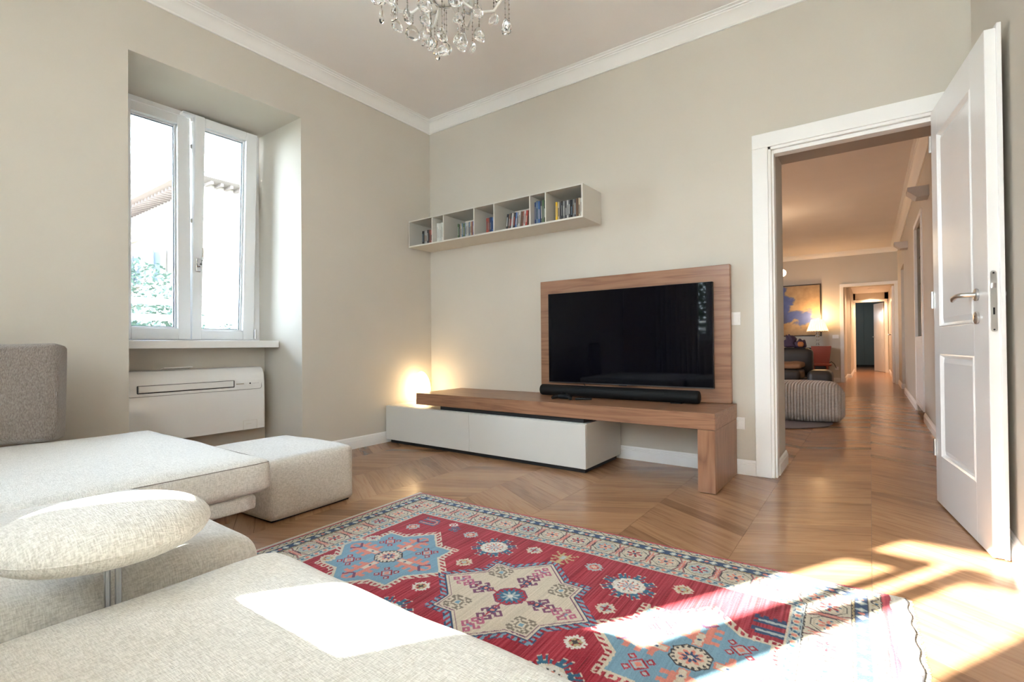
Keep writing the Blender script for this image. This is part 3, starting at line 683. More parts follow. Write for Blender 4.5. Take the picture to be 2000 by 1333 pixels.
for x in divs: obj('divider', MB().cbox(x-0.005, SY+0.002, SZ0+0.014, x+0.005, -0.008, SZ1-0.010, 0.0008), M_shelf, sh)
PAL = {'black': (0.02, 0.02, 0.022), 'dark grey': (0.07, 0.07, 0.075), 'grey': (0.20, 0.20, 0.20), 'silver grey': (0.42, 0.42, 0.40), 'white': (0.62, 0.62, 0.58), 'red': (0.38, 0.05, 0.04),
       'brick red': (0.26, 0.09, 0.06), 'blue': (0.06, 0.13, 0.32), 'steel blue': (0.15, 0.22, 0.30), 'brown': (0.15, 0.08, 0.045), 'orange': (0.75, 0.20, 0.03), 'yellow': (0.80, 0.50, 0.03),
       'beige': (0.48, 0.40, 0.28), 'green': (0.10, 0.16, 0.07), 'pink': (0.48, 0.20, 0.18), 'navy': (0.03, 0.05, 0.13)}
PM = {k: mat('cover_'+k.replace(' ', '_'), v, 0.35) for k, v in PAL.items()}
M_page = mat('paper_pages', (0.62, 0.58, 0.50), 0.8)
ORD = ['first', 'second', 'third', 'fourth', 'fifth', 'sixth', 'seventh', 'eighth', 'ninth', 'tenth', 'eleventh', 'twelfth', 'thirteenth', 'fourteenth', 'fifteenth', 'sixteenth', 'seventeenth', 'eighteenth']
CNM = ['leftmost shelf compartment', 'narrow second shelf compartment', 'third shelf compartment', 'fourth shelf compartment', 'wide fifth shelf compartment', 'narrow sixth shelf compartment', 'rightmost shelf compartment']
zb = SZ0+0.0145
def case_row(ci, xa, xb, cols, h, dep, lean=0.0, what='disc case', yf=None):
    n = len(cols); wd = (xb-xa)/n; yf = yf if yf is not None else SY+0.055
    for i, c_ in enumerate(cols):
        hh = h*(1+0.015*math.sin(i*2.3+ci)); x0 = xa+wd*i+0.0006; x1 = xa+wd*(i+1)-0.0006; special = c_ in ('orange', 'yellow') and ci > 4
        k = 'book' if (what == 'book' or special) else 'disc case'
        if special: hh = h*(1.16 if c_ == 'orange' else 1.02)
        yj = yf+0.004*math.sin(i*1.7+ci*3)
        t = thing('book' if k == 'book' else 'disc_case', ((x0+x1)/2, yj, zb), f'{c_} {"paperback" if k=="book" else "disc case"}, {ORD[i]} from the left in the {CNM[ci]}', k, f'{k}s in the {CNM[ci]}')
        M = None
        if lean: M = Matrix.Translation((x1, 0, zb)) @ Matrix.Rotation(lean, 4, 'Y') @ Matrix.Translation((-x1, 0, -zb))
        sp = MB().cbox(x0, yj, zb, x1, yj+0.008, zb+hh, 0.0012); bd = MB().cbox(x0+0.0008, yj+0.008, zb+0.002, x1-0.0008, yj+dep, zb+hh-0.002, 0.0008)
        lb = MB().box(x0+wd*0.30, yj-0.0006, zb+hh*(0.25+0.1*math.sin(i*3.1)), x1-wd*0.30, yj+0.0005, zb+hh*(0.72+0.08*math.cos(i*1.9)))
        for q in (sp, bd, lb):
            if M: q.xf(M)
            mn = min(p[2] for p in q.v)
        dz = zb-min(p[2] for p in sp.v)
        for q in (sp, bd, lb): q.v = [(p[0], p[1], p[2]+dz) for p in q.v]
        obj('spine', sp, PM[c_], t)
        obj('block', bd, M_page if k == 'book' else PM['dark grey'], t)
        lc = {'white': 'silver grey', 'black': random.choice(['grey', 'red', 'white', 'steel blue']), 'orange': 'brick red', 'yellow': 'beige'}.get(c_, random.choice(['grey', 'beige', 'black', 'dark grey', 'silver grey', 'brown']))
        obj('spine_print', lb, PM[lc], t)
X = [SX0+0.010]+divs+[SX1-0.014]
case_row(0, X[0]+0.115, X[1]-0.008, ['black', 'grey', 'silver grey', 'dark grey', 'brick red', 'pink', 'brown', 'beige'], 0.137, 0.125)
case_row(1, X[1]+0.008, X[2]-0.010, ['white', 'white', 'white', 'white', 'white', 'white', 'green'], 0.180, 0.13, what='book')
case_row(2, X[2]+0.125, X[3]-0.008, ['green', 'dark grey', 'beige', 'steel blue', 'green', 'steel blue', 'silver grey', 'silver grey', 'steel blue', 'beige', 'brick red', 'blue', 'steel blue', 'pink'], 0.135, 0.125)
case_row(3, X[3]+0.092, X[4]-0.010, ['red', 'brick red', 'navy', 'blue', 'beige', 'dark grey'], 0.138, 0.125)
case_row(4, X[4]+0.085, X[5]-0.012, ['black', 'brown', 'black', 'silver grey', 'black', 'blue', 'grey', 'silver grey', 'brown', 'brick red', 'silver grey', 'red', 'brown', 'pink', 'brick red'], 0.137, 0.125, lean=math.radians(6))
case_row(5, X[5]+0.008, X[6]-0.008, ['navy', 'steel blue', 'blue', 'dark grey', 'green', 'black', 'orange'], 0.190, 0.14)
case_row(6, X[6]+0.060, X[7]-0.006, ['yellow', 'beige', 'dark grey', 'black', 'grey', 'dark grey', 'silver grey', 'dark grey', 'black', 'grey', 'dark grey', 'brown', 'beige', 'silver grey', 'dark grey'], 0.150, 0.125)

# ------------------------------------------------------------------ air conditioner in the niche
ac = thing('air_conditioner', (-0.46, -1.96, 0.22), 'wide glossy white air conditioner hung in the niche under the window', 'air conditioner')
prof = [(-0.556, 0.222), (-0.40, 0.222), (-0.388, 0.230), (-0.385, 0.26), (-0.385, 0.50), (-0.387, 0.60), (-0.396, 0.66), (-0.416, 0.700), (-0.445, 0.714), (-0.556, 0.716)]
m_ = MB().prism(prof, 'y', -2.425, -1.496); obj('housing', m_, M_ac, ac, smooth=True, sharp=50)
fp = MB(); pr = []
def acx(z): return -0.3845 if z < 0.5 else -0.3845-0.055*max(0, (z-0.50)/0.21)**2.6*0.9
zs = [0.545+0.163*i/10 for i in range(11)]
vs_ = []; fs = []
for z in zs:
    for y in (-2.408, -1.520): vs_ += [(acx(z)+0.004, y, z)]
for z in zs:
    for y in (-2.408, -1.520): vs_ += [(acx(z)-0.004, y, z)]
n2 = len(zs)
for i in range(n2-1):
    a = 2*i; fs += [(a, a+1, a+3, a+2)]; b = 2*n2+2*i; fs += [(b, b+2, b+3, b+1)]; fs += [(a, a+2, b+2, b), (a+1, b+1, b+3, a+3)]
fs += [(0, 2*n2, 2*n2+1, 1), (2*n2-2, 2*n2-1, 4*n2-1, 4*n2-2)]
fp.add(vs_, fs); obj('front_panel', fp, M_ac, ac, smooth=True)
m_ = MB()
for (y0, z0, y1, z1) in ((-2.352, 0.565, -1.731, 0.571), (-2.352, 0.6165, -1.731, 0.6195), (-2.355, 0.568, -2.349, 0.618), (-1.734, 0.568, -1.730, 0.618)): m_.box(-0.384, y0, z0, -0.3792-0.0035*(z0 > 0.6), y1, z1)
obj('outlet_gap', m_, M_dark, ac); obj('outlet_flap', MB().cbox(-0.388, -2.346, 0.572, -0.3798, -1.736, 0.615, 0.002), M_ac, ac)
gp_ = [(acx(0.545)-0.0035, -2.408, 0.560), (acx(0.545)-0.0040, -2.402, 0.548), (acx(0.545)-0.0042, -2.390, 0.5445), (acx(0.545)-0.0042, -1.538, 0.5445), (acx(0.545)-0.0040, -1.526, 0.548), (acx(0.545)-0.0035, -1.520, 0.560)]
gp_ = [(x+0.0075, y, z) for x, y, z in gp_]; obj('panel_gap_shadow', MB().tube([(acx(0.70)+0.0035, -2.408, 0.70), (acx(0.64)+0.0035, -2.408, 0.64)]+gp_+[(acx(0.64)+0.0035, -1.520, 0.64), (acx(0.70)+0.0035, -1.520, 0.70)], 0.0016, 6), mat('gap_shadow_grey', (0.16, 0.15, 0.14), 0.7), ac)  # dark line stands in for the shadow in the gap round the panel
obj('display_dot', MB().lathe([(0, 0), (0.006, 0), (0.006, 0.001), (0, 0.001)], (-0.3805, -1.611, 0.590), 12, 'x'), M_dark, ac)
for k in range(5): obj('indicator', MB().box(-0.382, -1.590+k*0.011, 0.588, -0.3798, -1.587+k*0.011, 0.591), mat('indicator_grey', (0.2, 0.2, 0.2), 0.5) if k == 0 else MATS['indicator_grey'], ac)
obj('badge', MB().cbox(-0.383, -1.715, 0.586, -0.3800, -1.658, 0.593, 0.0003), mat('badge_beige', (0.50, 0.44, 0.36), 0.4), ac)
m_ = MB()
for (y0, z0, y1, z1) in ((-1.663, 0.298, -1.556, 0.299), (-1.663, 0.225, -1.662, 0.298), (-1.557, 0.225, -1.556, 0.298), (-1.645, 0.272, -1.600, 0.273)): m_.box(-0.386, y0, z0, -0.3843, y1, z1)
obj('service_hatch', m_, MATS['badge_beige'], ac)
m_ = MB().cbox(-0.47, -2.19, 0.716, -0.40, -2.01, 0.722, 0.002).xf(Matrix.Translation((-0.44, 0, 0.716)) @ Matrix.Rotation(-0.16, 4, 'Y') @ Matrix.Translation((0.44, 0, -0.707))); obj('top_louver', m_, M_ac, ac)

# ------------------------------------------------------------------ sofa
sf = thing('sectional_sofa', (1.9, -3.4, 0), 'large cream woven modular sofa with long low seats wrapping the window corner', 'sofa')
def cush(name, x0, y0, z0, x1, y1, z1, r, bul, m, parent, **k):
    mb = soft((x0+x1)/2, (y0+y1)/2, (z0+z1)/2, x1-x0, y1-y0, z1-z0, r, bul, **k); return obj(name, mb, m, parent, smooth=True, sharp=180)
cush('chaise_cushion', 0.42, -3.95, 0.302, 1.655, -2.53, 0.430, 0.032, (0.0, 0.0, 0.026), M_sofa, sf, n=(30, 34, 8), wr=0.004, seed=1)
cush('platform', 0.47, -3.9, 0.232, 1.625, -2.575, 0.300, 0.022, (0, 0, 0), M_sofa, sf, n=(20, 20, 6))
cush('seat_cushion', 1.665, -3.95, 0.235, 2.425, -2.965, 0.432, 0.055, (0.0, 0.0, 0.014), M_sofa, sf, n=(26, 30, 8), wr=0.004, seed=2)
cush('seat_cushion', 2.472, -3.95, 0.235, 3.46, -2.960, 0.422, 0.060, (0.0, 0.0, 0.028), M_sofa, sf, n=(44, 44, 10), wr=0.006, seed=5)
cush('platform', 1.69, -3.9, 0.130, 3.43, -3.02, 0.232, 0.035, (0, 0, 0), M_sofa, sf, n=(20, 20, 6))
cush('backrest', 1.68, -4.12, 0.20, 3.46, -3.82, 0.872, 0.09, (0, 0.02, 0.02), M_sofa, sf, n=(30, 8, 14), wr=0.004, seed=4)  # out of view; height shaped to cut off the low sun on the seats
def seam(pts, r=0.0016): return MB().tube(pts, r, 6)
M_seam = mat('seam_thread', (0.22, 0.19, 0.15), 0.9)
obj('seam_line', seam([(1.652, -3.85, 0.418), (1.656, -3.3, 0.420), (1.656, -2.60, 0.419), (1.648, -2.545, 0.419), (1.60, -2.532, 0.419), (0.5, -2.530, 0.419)]), M_seam, sf)
obj('seam_line', seam([(2.468, -3.75, 0.300), (2.4705, -3.3, 0.300), (2.471, -3.02, 0.300), (2.486, -2.966, 0.300), (3.2, -2.957, 0.300)]), M_seam, sf)
obj('wood_rail', MB().cbox(0.60, -3.8, 0.195, 1.58, -2.66, 0.230, 0.002), M_footw, sf, label='brown wooden rail under the chaise')
for (x, y) in ((1.52, -2.72), (0.65, -2.72), (1.52, -3.7), (0.65, -3.7)):
    m_ = MB(); m_.cbox(x-0.045, y-0.045, 0.0005, x-0.030, y+0.045, 0.195, 0.001); m_.cbox(x+0.030, y-0.045, 0.0005, x+0.045, y+0.045, 0.195, 0.001); m_.cbox(x-0.030, y-0.012, 0.0005, x+0.030, y+0.012, 0.194, 0.001)
    obj('foot', m_, M_steel if 0 else M_footw, sf)
for (x, y) in ((1.78, -3.1), (3.35, -3.1), (1.78, -3.8), (3.35, -3.8)): obj('foot', MB().cbox(x-0.03, y-0.03, 0.0005, x+0.03, y+0.03, 0.130, 0.002), M_footw, sf)
arm = thing('armrest', (2.46, -3.27, 0.43), 'oval woven cream armrest pad on a slim steel stem between the two near seats', 'armrest')
pf = []
for i in range(17):
    a = -PI/2+PI*i/16; pf.append((0.155*math.cos(a)**0.55 if 0 < i < 16 else 0.0, 0.041*math.sin(a)+0.004*(math.sin(a) > 0)*(1-abs(math.cos(a)))))
m_ = MB().lathe(pf, (0, 0, 0), 48); m_.v = [(p[0]*1.0, p[1]*1.0, p[2]) for p in m_.v]
AM = Matrix.Translation((2.440, -3.268, 0.539)) @ Matrix.Scale(1.05, 4)
obj('pad', m_.xf(AM), M_arm, arm, smooth=True, sharp=180)
rr_ = [(0.1535*math.cos(2*PI*i/48), 0.1535*math.sin(2*PI*i/48), -0.002) for i in range(49)]
obj('piping', MB().tube(rr_, 0.0022, 6).xf(AM), M_arm, arm, smooth=True)
for k in (-1, 1):
    obj('stem', MB().tube([(2.448+0.0045*k, -3.262+0.007*k, 0.245), (2.448+0.0045*k, -3.262+0.007*k, 0.515)], 0.0055, 12), M_chrome, arm, smooth=True)
ot = thing('ottoman', (0.88, -2.05, 0), 'low cream woven block ottoman at the end of the chaise', 'ottoman')
m_ = soft(0, 0, 0.158, 0.66, 0.50, 0.296, 0.022, (0.012, 0.012, 0.020), n=(24, 20, 10), wr=0.003, seed=9)
OM = Matrix.Translation((0.855, -2.06, 0)) @ Matrix.Rotation(math.radians(2), 4, 'Z')
obj('cover', m_.xf(OM), M_otto, ot, smooth=True, sharp=60)
obj('base_board', MB().cbox(-0.31, -0.23, 0.001, 0.31, 0.23, 0.012, 0.002).xf(OM), M_dark, ot)
cu = thing('back_cushion', (0.40, -3.06, 0.43), 'upright taupe fleece cushion standing on the chaise by the window wall', 'cushion')
CM = Matrix.Translation((0.325, -3.20, 0.669)) @ Matrix.Rotation(math.radians(-27), 4, 'Z') @ Matrix.Rotation(math.radians(-4), 4, 'Y')
m_ = soft(0, 0, 0, 0.15, 0.64, 0.450, 0.022, (0.03, 0.004, 0.0), n=(8, 28, 22), wr=0.003, seed=3)
obj('cushion_cover', m_.xf(CM), M_fleece, cu, smooth=True, sharp=180)
pts = [(0.062, -0.30, -0.215), (0.066, 0.0, -0.22), (0.062, 0.312, -0.212), (0.064, 0.318, 0.0), (0.062, 0.312, 0.212), (0.066, 0.0, 0.218), (0.062, -0.30, 0.212)]
obj('piping', MB().tube([(CM @ Vector(p))[:] for p in pts], 0.004, 6), M_fleece, cu, smooth=True)


# ------------------------------------------------------------------ patterned rug
RC = {'red': (0.315, 0.018, 0.030), 'cream': (0.55, 0.46, 0.34), 'cream2': (0.50, 0.44, 0.33), 'blue': (0.165, 0.285, 0.355), 'navy': (0.025, 0.055, 0.12), 'teal': (0.03, 0.12, 0.19), 'salmon': (0.60, 0.20, 0.14),
      'pale': (0.34, 0.39, 0.37), 'plum': (0.16, 0.05, 0.10), 'gold': (0.42, 0.31, 0.15), 'white': (0.62, 0.58, 0.50), 'dark': (0.045, 0.035, 0.035)}
RL, RW, CS = 2.25, 1.425, 0.003
nu, nv = int(RL/CS), int(RW/CS)
uu, vv_ = np.meshgrid(np.linspace(0, RL, nu+1), np.linspace(0, RW, nv+1), indexing='ij')
jit = 0.0012*np.sin(uu*310+np.sin(vv_*90))+0.0012*np.sin(vv_*270+np.sin(uu*70)*2)
U = uu+0.5*jit; V = vv_+0.5*jit
img = np.zeros((nu+1, nv+1, 3)); img[:] = RC['red']
def ink(mask, c): img[mask] = RC[c] if isinstance(c, str) else c
def octd(x, y): return np.maximum(np.maximum(np.abs(x), np.abs(y)), (np.abs(x)+np.abs(y))/1.38)
def stamp(cx_, cy_, art, cell, cols, rot=0, flip=False, ang=0.0):
    h_, w_ = len(art), len(art[0]); x, y = U-cx_, V-cy_
    if ang: x, y = x*math.cos(ang)+y*math.sin(ang), -x*math.sin(ang)+y*math.cos(ang)
    for _ in range(rot % 4): x, y = y, -x
    if flip: x = -x
    i = np.floor(x/cell+w_/2).astype(int); j = np.floor(y/cell+h_/2).astype(int)
    ok = (i >= 0) & (i < w_) & (j >= 0) & (j < h_)
    A = np.array([[ord(ch) for ch in r] for r in art]); val = np.zeros_like(i); val[ok] = A[j[ok], i[ok]]
    for k, c in cols.items(): ink(val == ord(k), c)
FLOWER = ["...a.a...", "..aaaaa..", ".aab.baa.", "aabbcbbaa", ".a.ccc.a.", "aabbcbbaa", ".aab.baa.", "..aaaaa..", "...a.a..."]
DIAM = ["...aaa...", "..aabaa..", "aa.aba.aa", "ababcbaba", "aabcccbaa", "ababcbaba", "aa.aba.aa", "..aabaa..", "...aaa..."]
HOOK = ["aaaaa....", "a...a....", "a.aaa.aa.", "a.a....a.", "aaa.aaaa.", "...aab...", ".aaab.aaa", ".a..a.a.a", ".aaaa.aaa"]
TREE = ["a..a..a..a", ".a.a..a.a.", "..aaaaaa..", "...abba...", "aaaabbaaaa", "...abba...", "..a.aa.a..", ".a..aa..a.", "....aa....", "..aaaaaa.."]
BIRD = ["a.a.a.a.a....", "aaaaaaaaaa...", ".bbbbbbbbba..", "aaaaaaaaaba..", ".........aba.", ".........aba.", "aaaaaaaaaaba.", "abbbbbbbbbba.", ".aaaaaaaaaaa."]
ROSE = ["...aaa...", ".aa.b.aa.", ".a.bbb.a.", "a.bbcbb.a", "abbcdcbba", "a.bbcbb.a", ".a.bbb.a.", ".aa.b.aa.", "...aaa..."]
SQ = [".aaa.aaa.", "a.a...a.a", "aa.aaa.aa", "..a.b.a..", "a.ab.ba.a", "..a.b.a..", "aa.aaa.aa", "a.a...a.a", ".aaa.aaa."]
def star(cx_, cy_, a, b, fill_, edge_, comb, inner):
    x, y = U-cx_, V-cy_; ax_, ay_ = np.abs(x), np.abs(y)
    S = np.minimum(np.maximum(ax_, ay_)/a, (ax_+ay_)/b)
    t_ = np.where(ax_ > ay_, y, x); teeth = (np.floor((t_+(ax_+ay_ if False else 0))/0.0105) % 2 == 0)
    ink((S < 1.16) & teeth & (np.minimum(ax_, ay_) < 1.5*a), comb); ink((S > 1.13) & (S < 1.16) & (np.floor(t_/0.021) % 2 == 0), edge_)
    ink(S < 1.055, edge_); ink(S < 1.025, 'cream'); ink(S < 1.0, fill_)
    return S
CY = 0.714
# left and right blue medallions, cream one in the middle
for cx_ in (0.526, 1.729):
    star(cx_, CY, 0.178, 0.272, 'blue', 'cream', 'cream', None)
    x, y = (U-cx_+V-CY)/1.4142, (V-CY-U+cx_)/1.4142
    for sx_ in (-1, 1):
        for sy_ in (-1, 1):
            a_, b_ = x*sx_, y*sy_
            d1_, d2_ = (a_+b_)/1.4142, (a_-b_)/1.4142
            ink((d1_ > 0.085) & (d1_ < 0.225) & (np.abs(d2_) < 0.030*(1+0.8*(np.floor(d1_/0.018) % 2))) & (a_ < 0.165) & (b_ < 0.165), 'salmon')
            ink((d1_ > 0.085) & (d1_ < 0.215) & (np.abs(d2_) < 0.010), 'blue'); ink((d1_ > 0.060) & (d1_ < 0.135) & (np.abs(d2_) < 0.016), 'salmon')
            ink((d1_ > 0.065) & (d1_ < 0.130) & (np.abs(d2_) < 0.0105), 'cream'); ink((d1_ > 0.09) & (d1_ < 0.10) & (np.abs(d2_) < 0.005), 'navy')
            ink((a_ > 0.120) & (a_ < 0.165) & (np.abs(b_-0.12) < 0.005), 'plum'); ink((b_ > 0.120) & (b_ < 0.165) & (np.abs(a_-0.12) < 0.005), 'plum')
    for k in range(4):
        px_, py_ = [(0, -0.155), (0.155, 0), (0, 0.155), (-0.155, 0)][k]
        for q in ((0, 0, 0.021), (0.038, 0, 0.011), (-0.038, 0, 0.011), (0, 0.036, 0.011), (0, -0.036, 0.011)):
            dd_ = np.maximum(np.abs(x-px_-q[0]), np.abs(y-py_-q[1])); ink(dd_ < q[2], 'red'); ink(dd_ < q[2]-0.0055, 'pale'); ink(dd_ < q[2]-0.012, 'salmon')
    O = octd(x, y); ink(O < 0.057, 'dark'); ink(O < 0.052, 'cream'); th_ = np.arctan2(y, x); R_ = np.hypot(x, y)
    ink((R_ < 0.052) & (R_ > 0.043) & (np.sin(th_*18) > 0.2), 'dark'); ink(R_ < 0.016+0.020*np.abs(np.cos(4*th_)), 'salmon'); ink(R_ < 0.008+0.018*np.abs(np.cos(4*th_+0.39)), 'navy'); ink(R_ < 0.008, 'cream')
star(1.127, CY, 0.180, 0.285, 'cream', 'navy', 'blue', None)
x, y = U-1.127, V-CY
S_ = np.minimum(np.maximum(np.abs(x), np.abs(y))/0.180, (np.abs(x)+np.abs(y))/0.285); ink((S_ < 0.985) & (S_ > 0.965), 'plum')
O = octd(x, y); th_ = np.arctan2(y, x); R_ = np.hypot(x, y)
ink(O < 0.058, 'plum'); ink(O < 0.054, 'red'); ink(O < 0.042+0.006*np.sign(np.sin(th_*16)), 'teal'); ink(R_ < 0.022+0.011*np.cos(8*th_), 'pale'); ink(R_ < 0.009, 'white')
for (a_, b_) in ((-0.128, -0.128), (0.128, 0.128), (0.128, -0.128), (-0.128, 0.128)):
    stamp(1.127+a_, CY+b_, SQ, 0.0088, {'a': (0.19, 0.15, 0.11), 'b': 'cream'}); ink(np.maximum(np.abs(x-a_), np.abs(y-b_)) < 0.008, 'blue')
for k, (sx_, sy_) in enumerate(((-1, -1), (1, -1), (1, 1), (-1, 1))):
    ux_, uy_ = ((0, -1), (1, 0), (0, 1), (-1, 0))[k]
    stamp(1.127+ux_*0.125, CY+uy_*0.125, HOOK, 0.0092, {'a': 'plum', 'b': 'blue'}, ang=PI/4+k*PI/2)
    stamp(1.127+ux_*0.205, CY+uy_*0.205, HOOK, 0.0080, {'a': (0.40, 0.10, 0.16), 'b': 'blue'}, ang=PI/4+(k+2)*PI/2)
    d1_ = x*ux_+y*uy_; d2_ = x*uy_-y*ux_
    ink((d1_ > 0.05) & (d1_ < 0.15) & (np.abs(d2_) < 0.0028), 'red')
    ink((d1_ > 0.095) & (d1_ < 0.118) & (np.abs(d2_) < 0.014), 'navy'); ink((d1_ > 0.10) & (d1_ < 0.112) & (np.abs(d2_) < 0.007), 'salmon')
# dark blue octagonal flowers between the medallions
for (a_, b_) in ((0.838, 0.41), (1.44, 0.425), (0.838, 1.02), (1.44, 1.01)):
    x, y = U-a_, V-b_; th_ = np.arctan2(y, x); R_ = octd(x, y)
    sp_ = 0.072+0.022*np.sign(np.sin(th_*8+0.5))*(np.sin(th_*24) > -0.3)
    ink((R_ < sp_+0.005) & (R_ > 0.052), 'cream'); ink(R_ < sp_, 'teal'); ink(R_ < 0.057, 'cream'); rr2 = np.hypot(x, y); ink(rr2 < 0.053+0.006*np.cos(8*th_), 'white')
    ink((rr2 < 0.034+0.008*np.cos(8*th_)) & (np.sin(th_*8) > 0.1), 'salmon'); ink((rr2 < 0.022) & (np.sin(th_*8+1.2) > 0.3), 'blue'); ink((rr2 > 0.034) & (rr2 < 0.040) & (np.sin(th_*12) > 0.5), 'dark')
# filler flowers and beasts
for i, (a_, b_) in enumerate(((0.666, 0.352), (0.998, 0.346), (0.824, 0.593), (0.82, 0.83), (1.274, 0.354), (1.433, 0.61), (1.61, 0.347), (1.433, 0.83), (0.37, 0.42), (0.325, 0.62), (0.33, 0.86), (0.37, 1.0), (1.61, 1.09), (1.27, 1.08), (1.0, 1.08), (0.66, 1.08), (1.93, 0.90), (1.95, 0.56))):
    c3 = [('pale', 'salmon', 'cream'), ('cream', 'pale', 'red'), ('cream', 'gold', 'pale'), ('white', 'gold', 'dark')][i % 4]
    stamp(a_, b_, FLOWER, 0.0078, {'a': c3[0], 'b': c3[1], 'c': c3[2]}, rot=i % 2)
stamp(1.135, 0.352, TREE, 0.0100, {'a': 'gold', 'b': 'pale'}); stamp(1.135, 1.08, TREE, 0.0100, {'a': 'gold', 'b': 'pale'}, rot=2)
stamp(0.40, 0.325, BIRD, 0.0090, {'a': 'teal', 'b': 'salmon'}); stamp(0.40, 1.10, BIRD, 0.0090, {'a': 'teal', 'b': 'salmon'}, rot=2)
stamp(1.925, 0.43, BIRD, 0.0125, {'a': 'navy', 'b': 'pale'}, rot=0); stamp(1.92, 1.04, BIRD, 0.0125, {'a': 'navy', 'b': 'pale'}, rot=2)
stamp(0.56, 0.335, HOOK, 0.0062, {'a': 'teal', 'b': 'pale'}); stamp(0.52, 0.300, FLOWER, 0.0050, {'a': 'white', 'b': 'red', 'c': 'white'})
# borders
LU, RU = 0.020, 2.190
du0, du1 = U-LU, RU-U; dv0, dv1 = V, RW-V
D = np.minimum(np.minimum(du0, du1), np.minimum(dv0, dv1))
side_u = (np.minimum(du0, du1) < np.minimum(dv0, dv1)); T = np.where(side_u, V-CY, U-1.105); sgn_ = np.where(side_u, np.where(du0 < du1, 1, -1), 1)
ink(D < 0.256, 'cream'); ink(D < 0.2515, 'pale')
ph = (T/0.042) % 1.0-0.5; q_ = (D-0.2335)
ink((D < 0.2505) & (D > 0.2165) & (np.hypot(ph*0.042, q_) < 0.0125), 'cream'); ink((D < 0.25) & (D > 0.217) & (np.hypot(ph*0.042, q_) < 0.0075), 'salmon'); ink((np.hypot((np.abs(ph)-0.5)*0.042, q_) < 0.006) & (D < 0.25), 'teal')
ink((D < 0.2505) & (D > 0.217) & (np.abs(q_-0.011*np.sign(ph)) < 0.002), 'navy')
ink(D < 0.2165, 'dark'); ink(D < 0.213, 'cream2')
NB = 0.1285; pb = ((T/NB+0.5) % 1.0-0.5)*NB; kb = np.floor(T/NB+0.5); q_ = D-0.152
O = octd(pb*0.94, q_*1.02); th_ = np.arctan2(q_, pb); R_ = np.hypot(pb, q_)
br = np.abs(np.abs(pb)-NB/2); wv = 0.010+0.010*np.clip((np.abs(q_)-0.030)/0.02, 0, 1)
inb = (D < 0.211) & (D > 0.094)
ink(inb & (br < wv+0.003), 'dark'); ink(inb & (br < wv), (0.36, 0.12, 0.12)); ink(inb & (br < wv-0.005), 'cream2'); ink(inb & (br < 0.0035) & (np.abs(q_) < 0.05), 'salmon')
ink(inb & (O < 0.0485) & (O > 0.0455), 'dark'); ink(inb & (O < 0.0400), (0.40, 0.33, 0.25)); ink(inb & (O < 0.0375), 'cream')
ink(inb & (O < 0.0375) & (kb % 3 == 1), np.array(RC['pale'])*1.0); ink(inb & (R_ < 0.020+0.011*np.cos(6*th_)), 'salmon'); ink(inb & (R_ < 0.020+0.011*np.cos(6*th_)) & (kb % 2 == 0), 'red')
ink(inb & (R_ < 0.012+0.008*np.cos(6*th_+3.14)), 'cream'); ink(inb & (R_ < 0.0075), 'navy'); ink(inb & (R_ > 0.026) & (R_ < 0.034) & (np.sin(6*th_) > 0.75), 'teal')
ink(D < 0.094, 'dark'); ink(D < 0.0905, 'gold'); ink(D < 0.087, 'dark'); ink(D < 0.0835, 'navy')
pd = (T/0.052) % 1.0-0.5; q_ = D-0.0665
ink((D < 0.0835) & (D > 0.05) & (np.abs(pd*0.052)+np.abs(q_)*0.9 < 0.0165), 'pale'); ink((D < 0.0835) & (D > 0.05) & (np.abs(pd*0.052)+np.abs(q_)*0.9 < 0.008) , 'white')
ink((D < 0.0835) & (D > 0.05) & (np.hypot((np.abs(pd)-0.5)*0.052, q_) < 0.0085) & (np.floor(T/0.052+0.5) % 2 == 0), 'salmon')
ink(D < 0.050, 'dark'); ink(D < 0.0465, 'cream2')
psn = 0.010*np.sin(T/0.064*2*PI*1.0)
ink((D < 0.045) & (D > 0.012) & (np.abs(D-0.028-psn) < 0.0028), 'dark'); ink((D < 0.045) & (D > 0.012) & (np.hypot(((T/0.032+0.25) % 1-0.5)*0.032, D-0.028+psn*0.6) < 0.0055), 'gold')
ink((D < 0.045) & (D > 0.012) & (np.hypot(((T/0.064+0.1) % 1-0.5)*0.064, D-0.024) < 0.005), 'teal')
ink((D < 0.0125), 'dark'); ink(D < 0.0095, (0.40, 0.05, 0.06))
ink(U < LU, (0.52, 0.44, 0.34)); ink(U > RU, (0.36, 0.03, 0.05)); ink(U > RU+0.014, 'white'); ink(U > RL-0.006, 'dark')
# wool: streaky dye lots running across the rug, and yarn to yarn variation
st = np.repeat(rng.normal(0, 1, (nu+1, 12)), int(math.ceil((nv+1)/12)), axis=1)[:, :nv+1]
k_ = np.ones(31)/31.0; st = np.apply_along_axis(lambda r: np.convolve(r, k_, 'same'), 1, st)
lo = np.interp(np.arange(nu+1), np.linspace(0, nu, 60), rng.normal(0, 1, 60))[:, None]
isred = (img[..., 0] > 0.28) & (img[..., 1] < 0.06)
amp = np.where(isred, 0.20, 0.06)
f_ = 1+amp*st+np.where(isred, 0.07, 0.02)*lo+rng.normal(0, 0.05, st.shape)
img = np.clip(img*f_[..., None], 0.004, 0.9)
img[..., 1] += np.where(isred, 0.012*np.clip(st, -1, 2), 0); img[..., 2] += np.where(isred, 0.012*np.clip(st, -1, 2), 0); img = np.clip(img, 0.003, 1)
th = math.radians(1.8)
Vt = np.zeros(((nu+1)*(nv+1), 3), 'f'); hz_ = 0.009+0.0006*np.sin(uu*11+vv_*7)+rng.normal(0, 0.0002, uu.shape)
edge_w = 0.003*np.sin(vv_*60)*(uu > RL-0.05)+0.002*np.sin(uu*50)*(vv_ < 0.02)
xx = (uu+edge_w); yy = vv_+0.003*np.sin(uu*4)
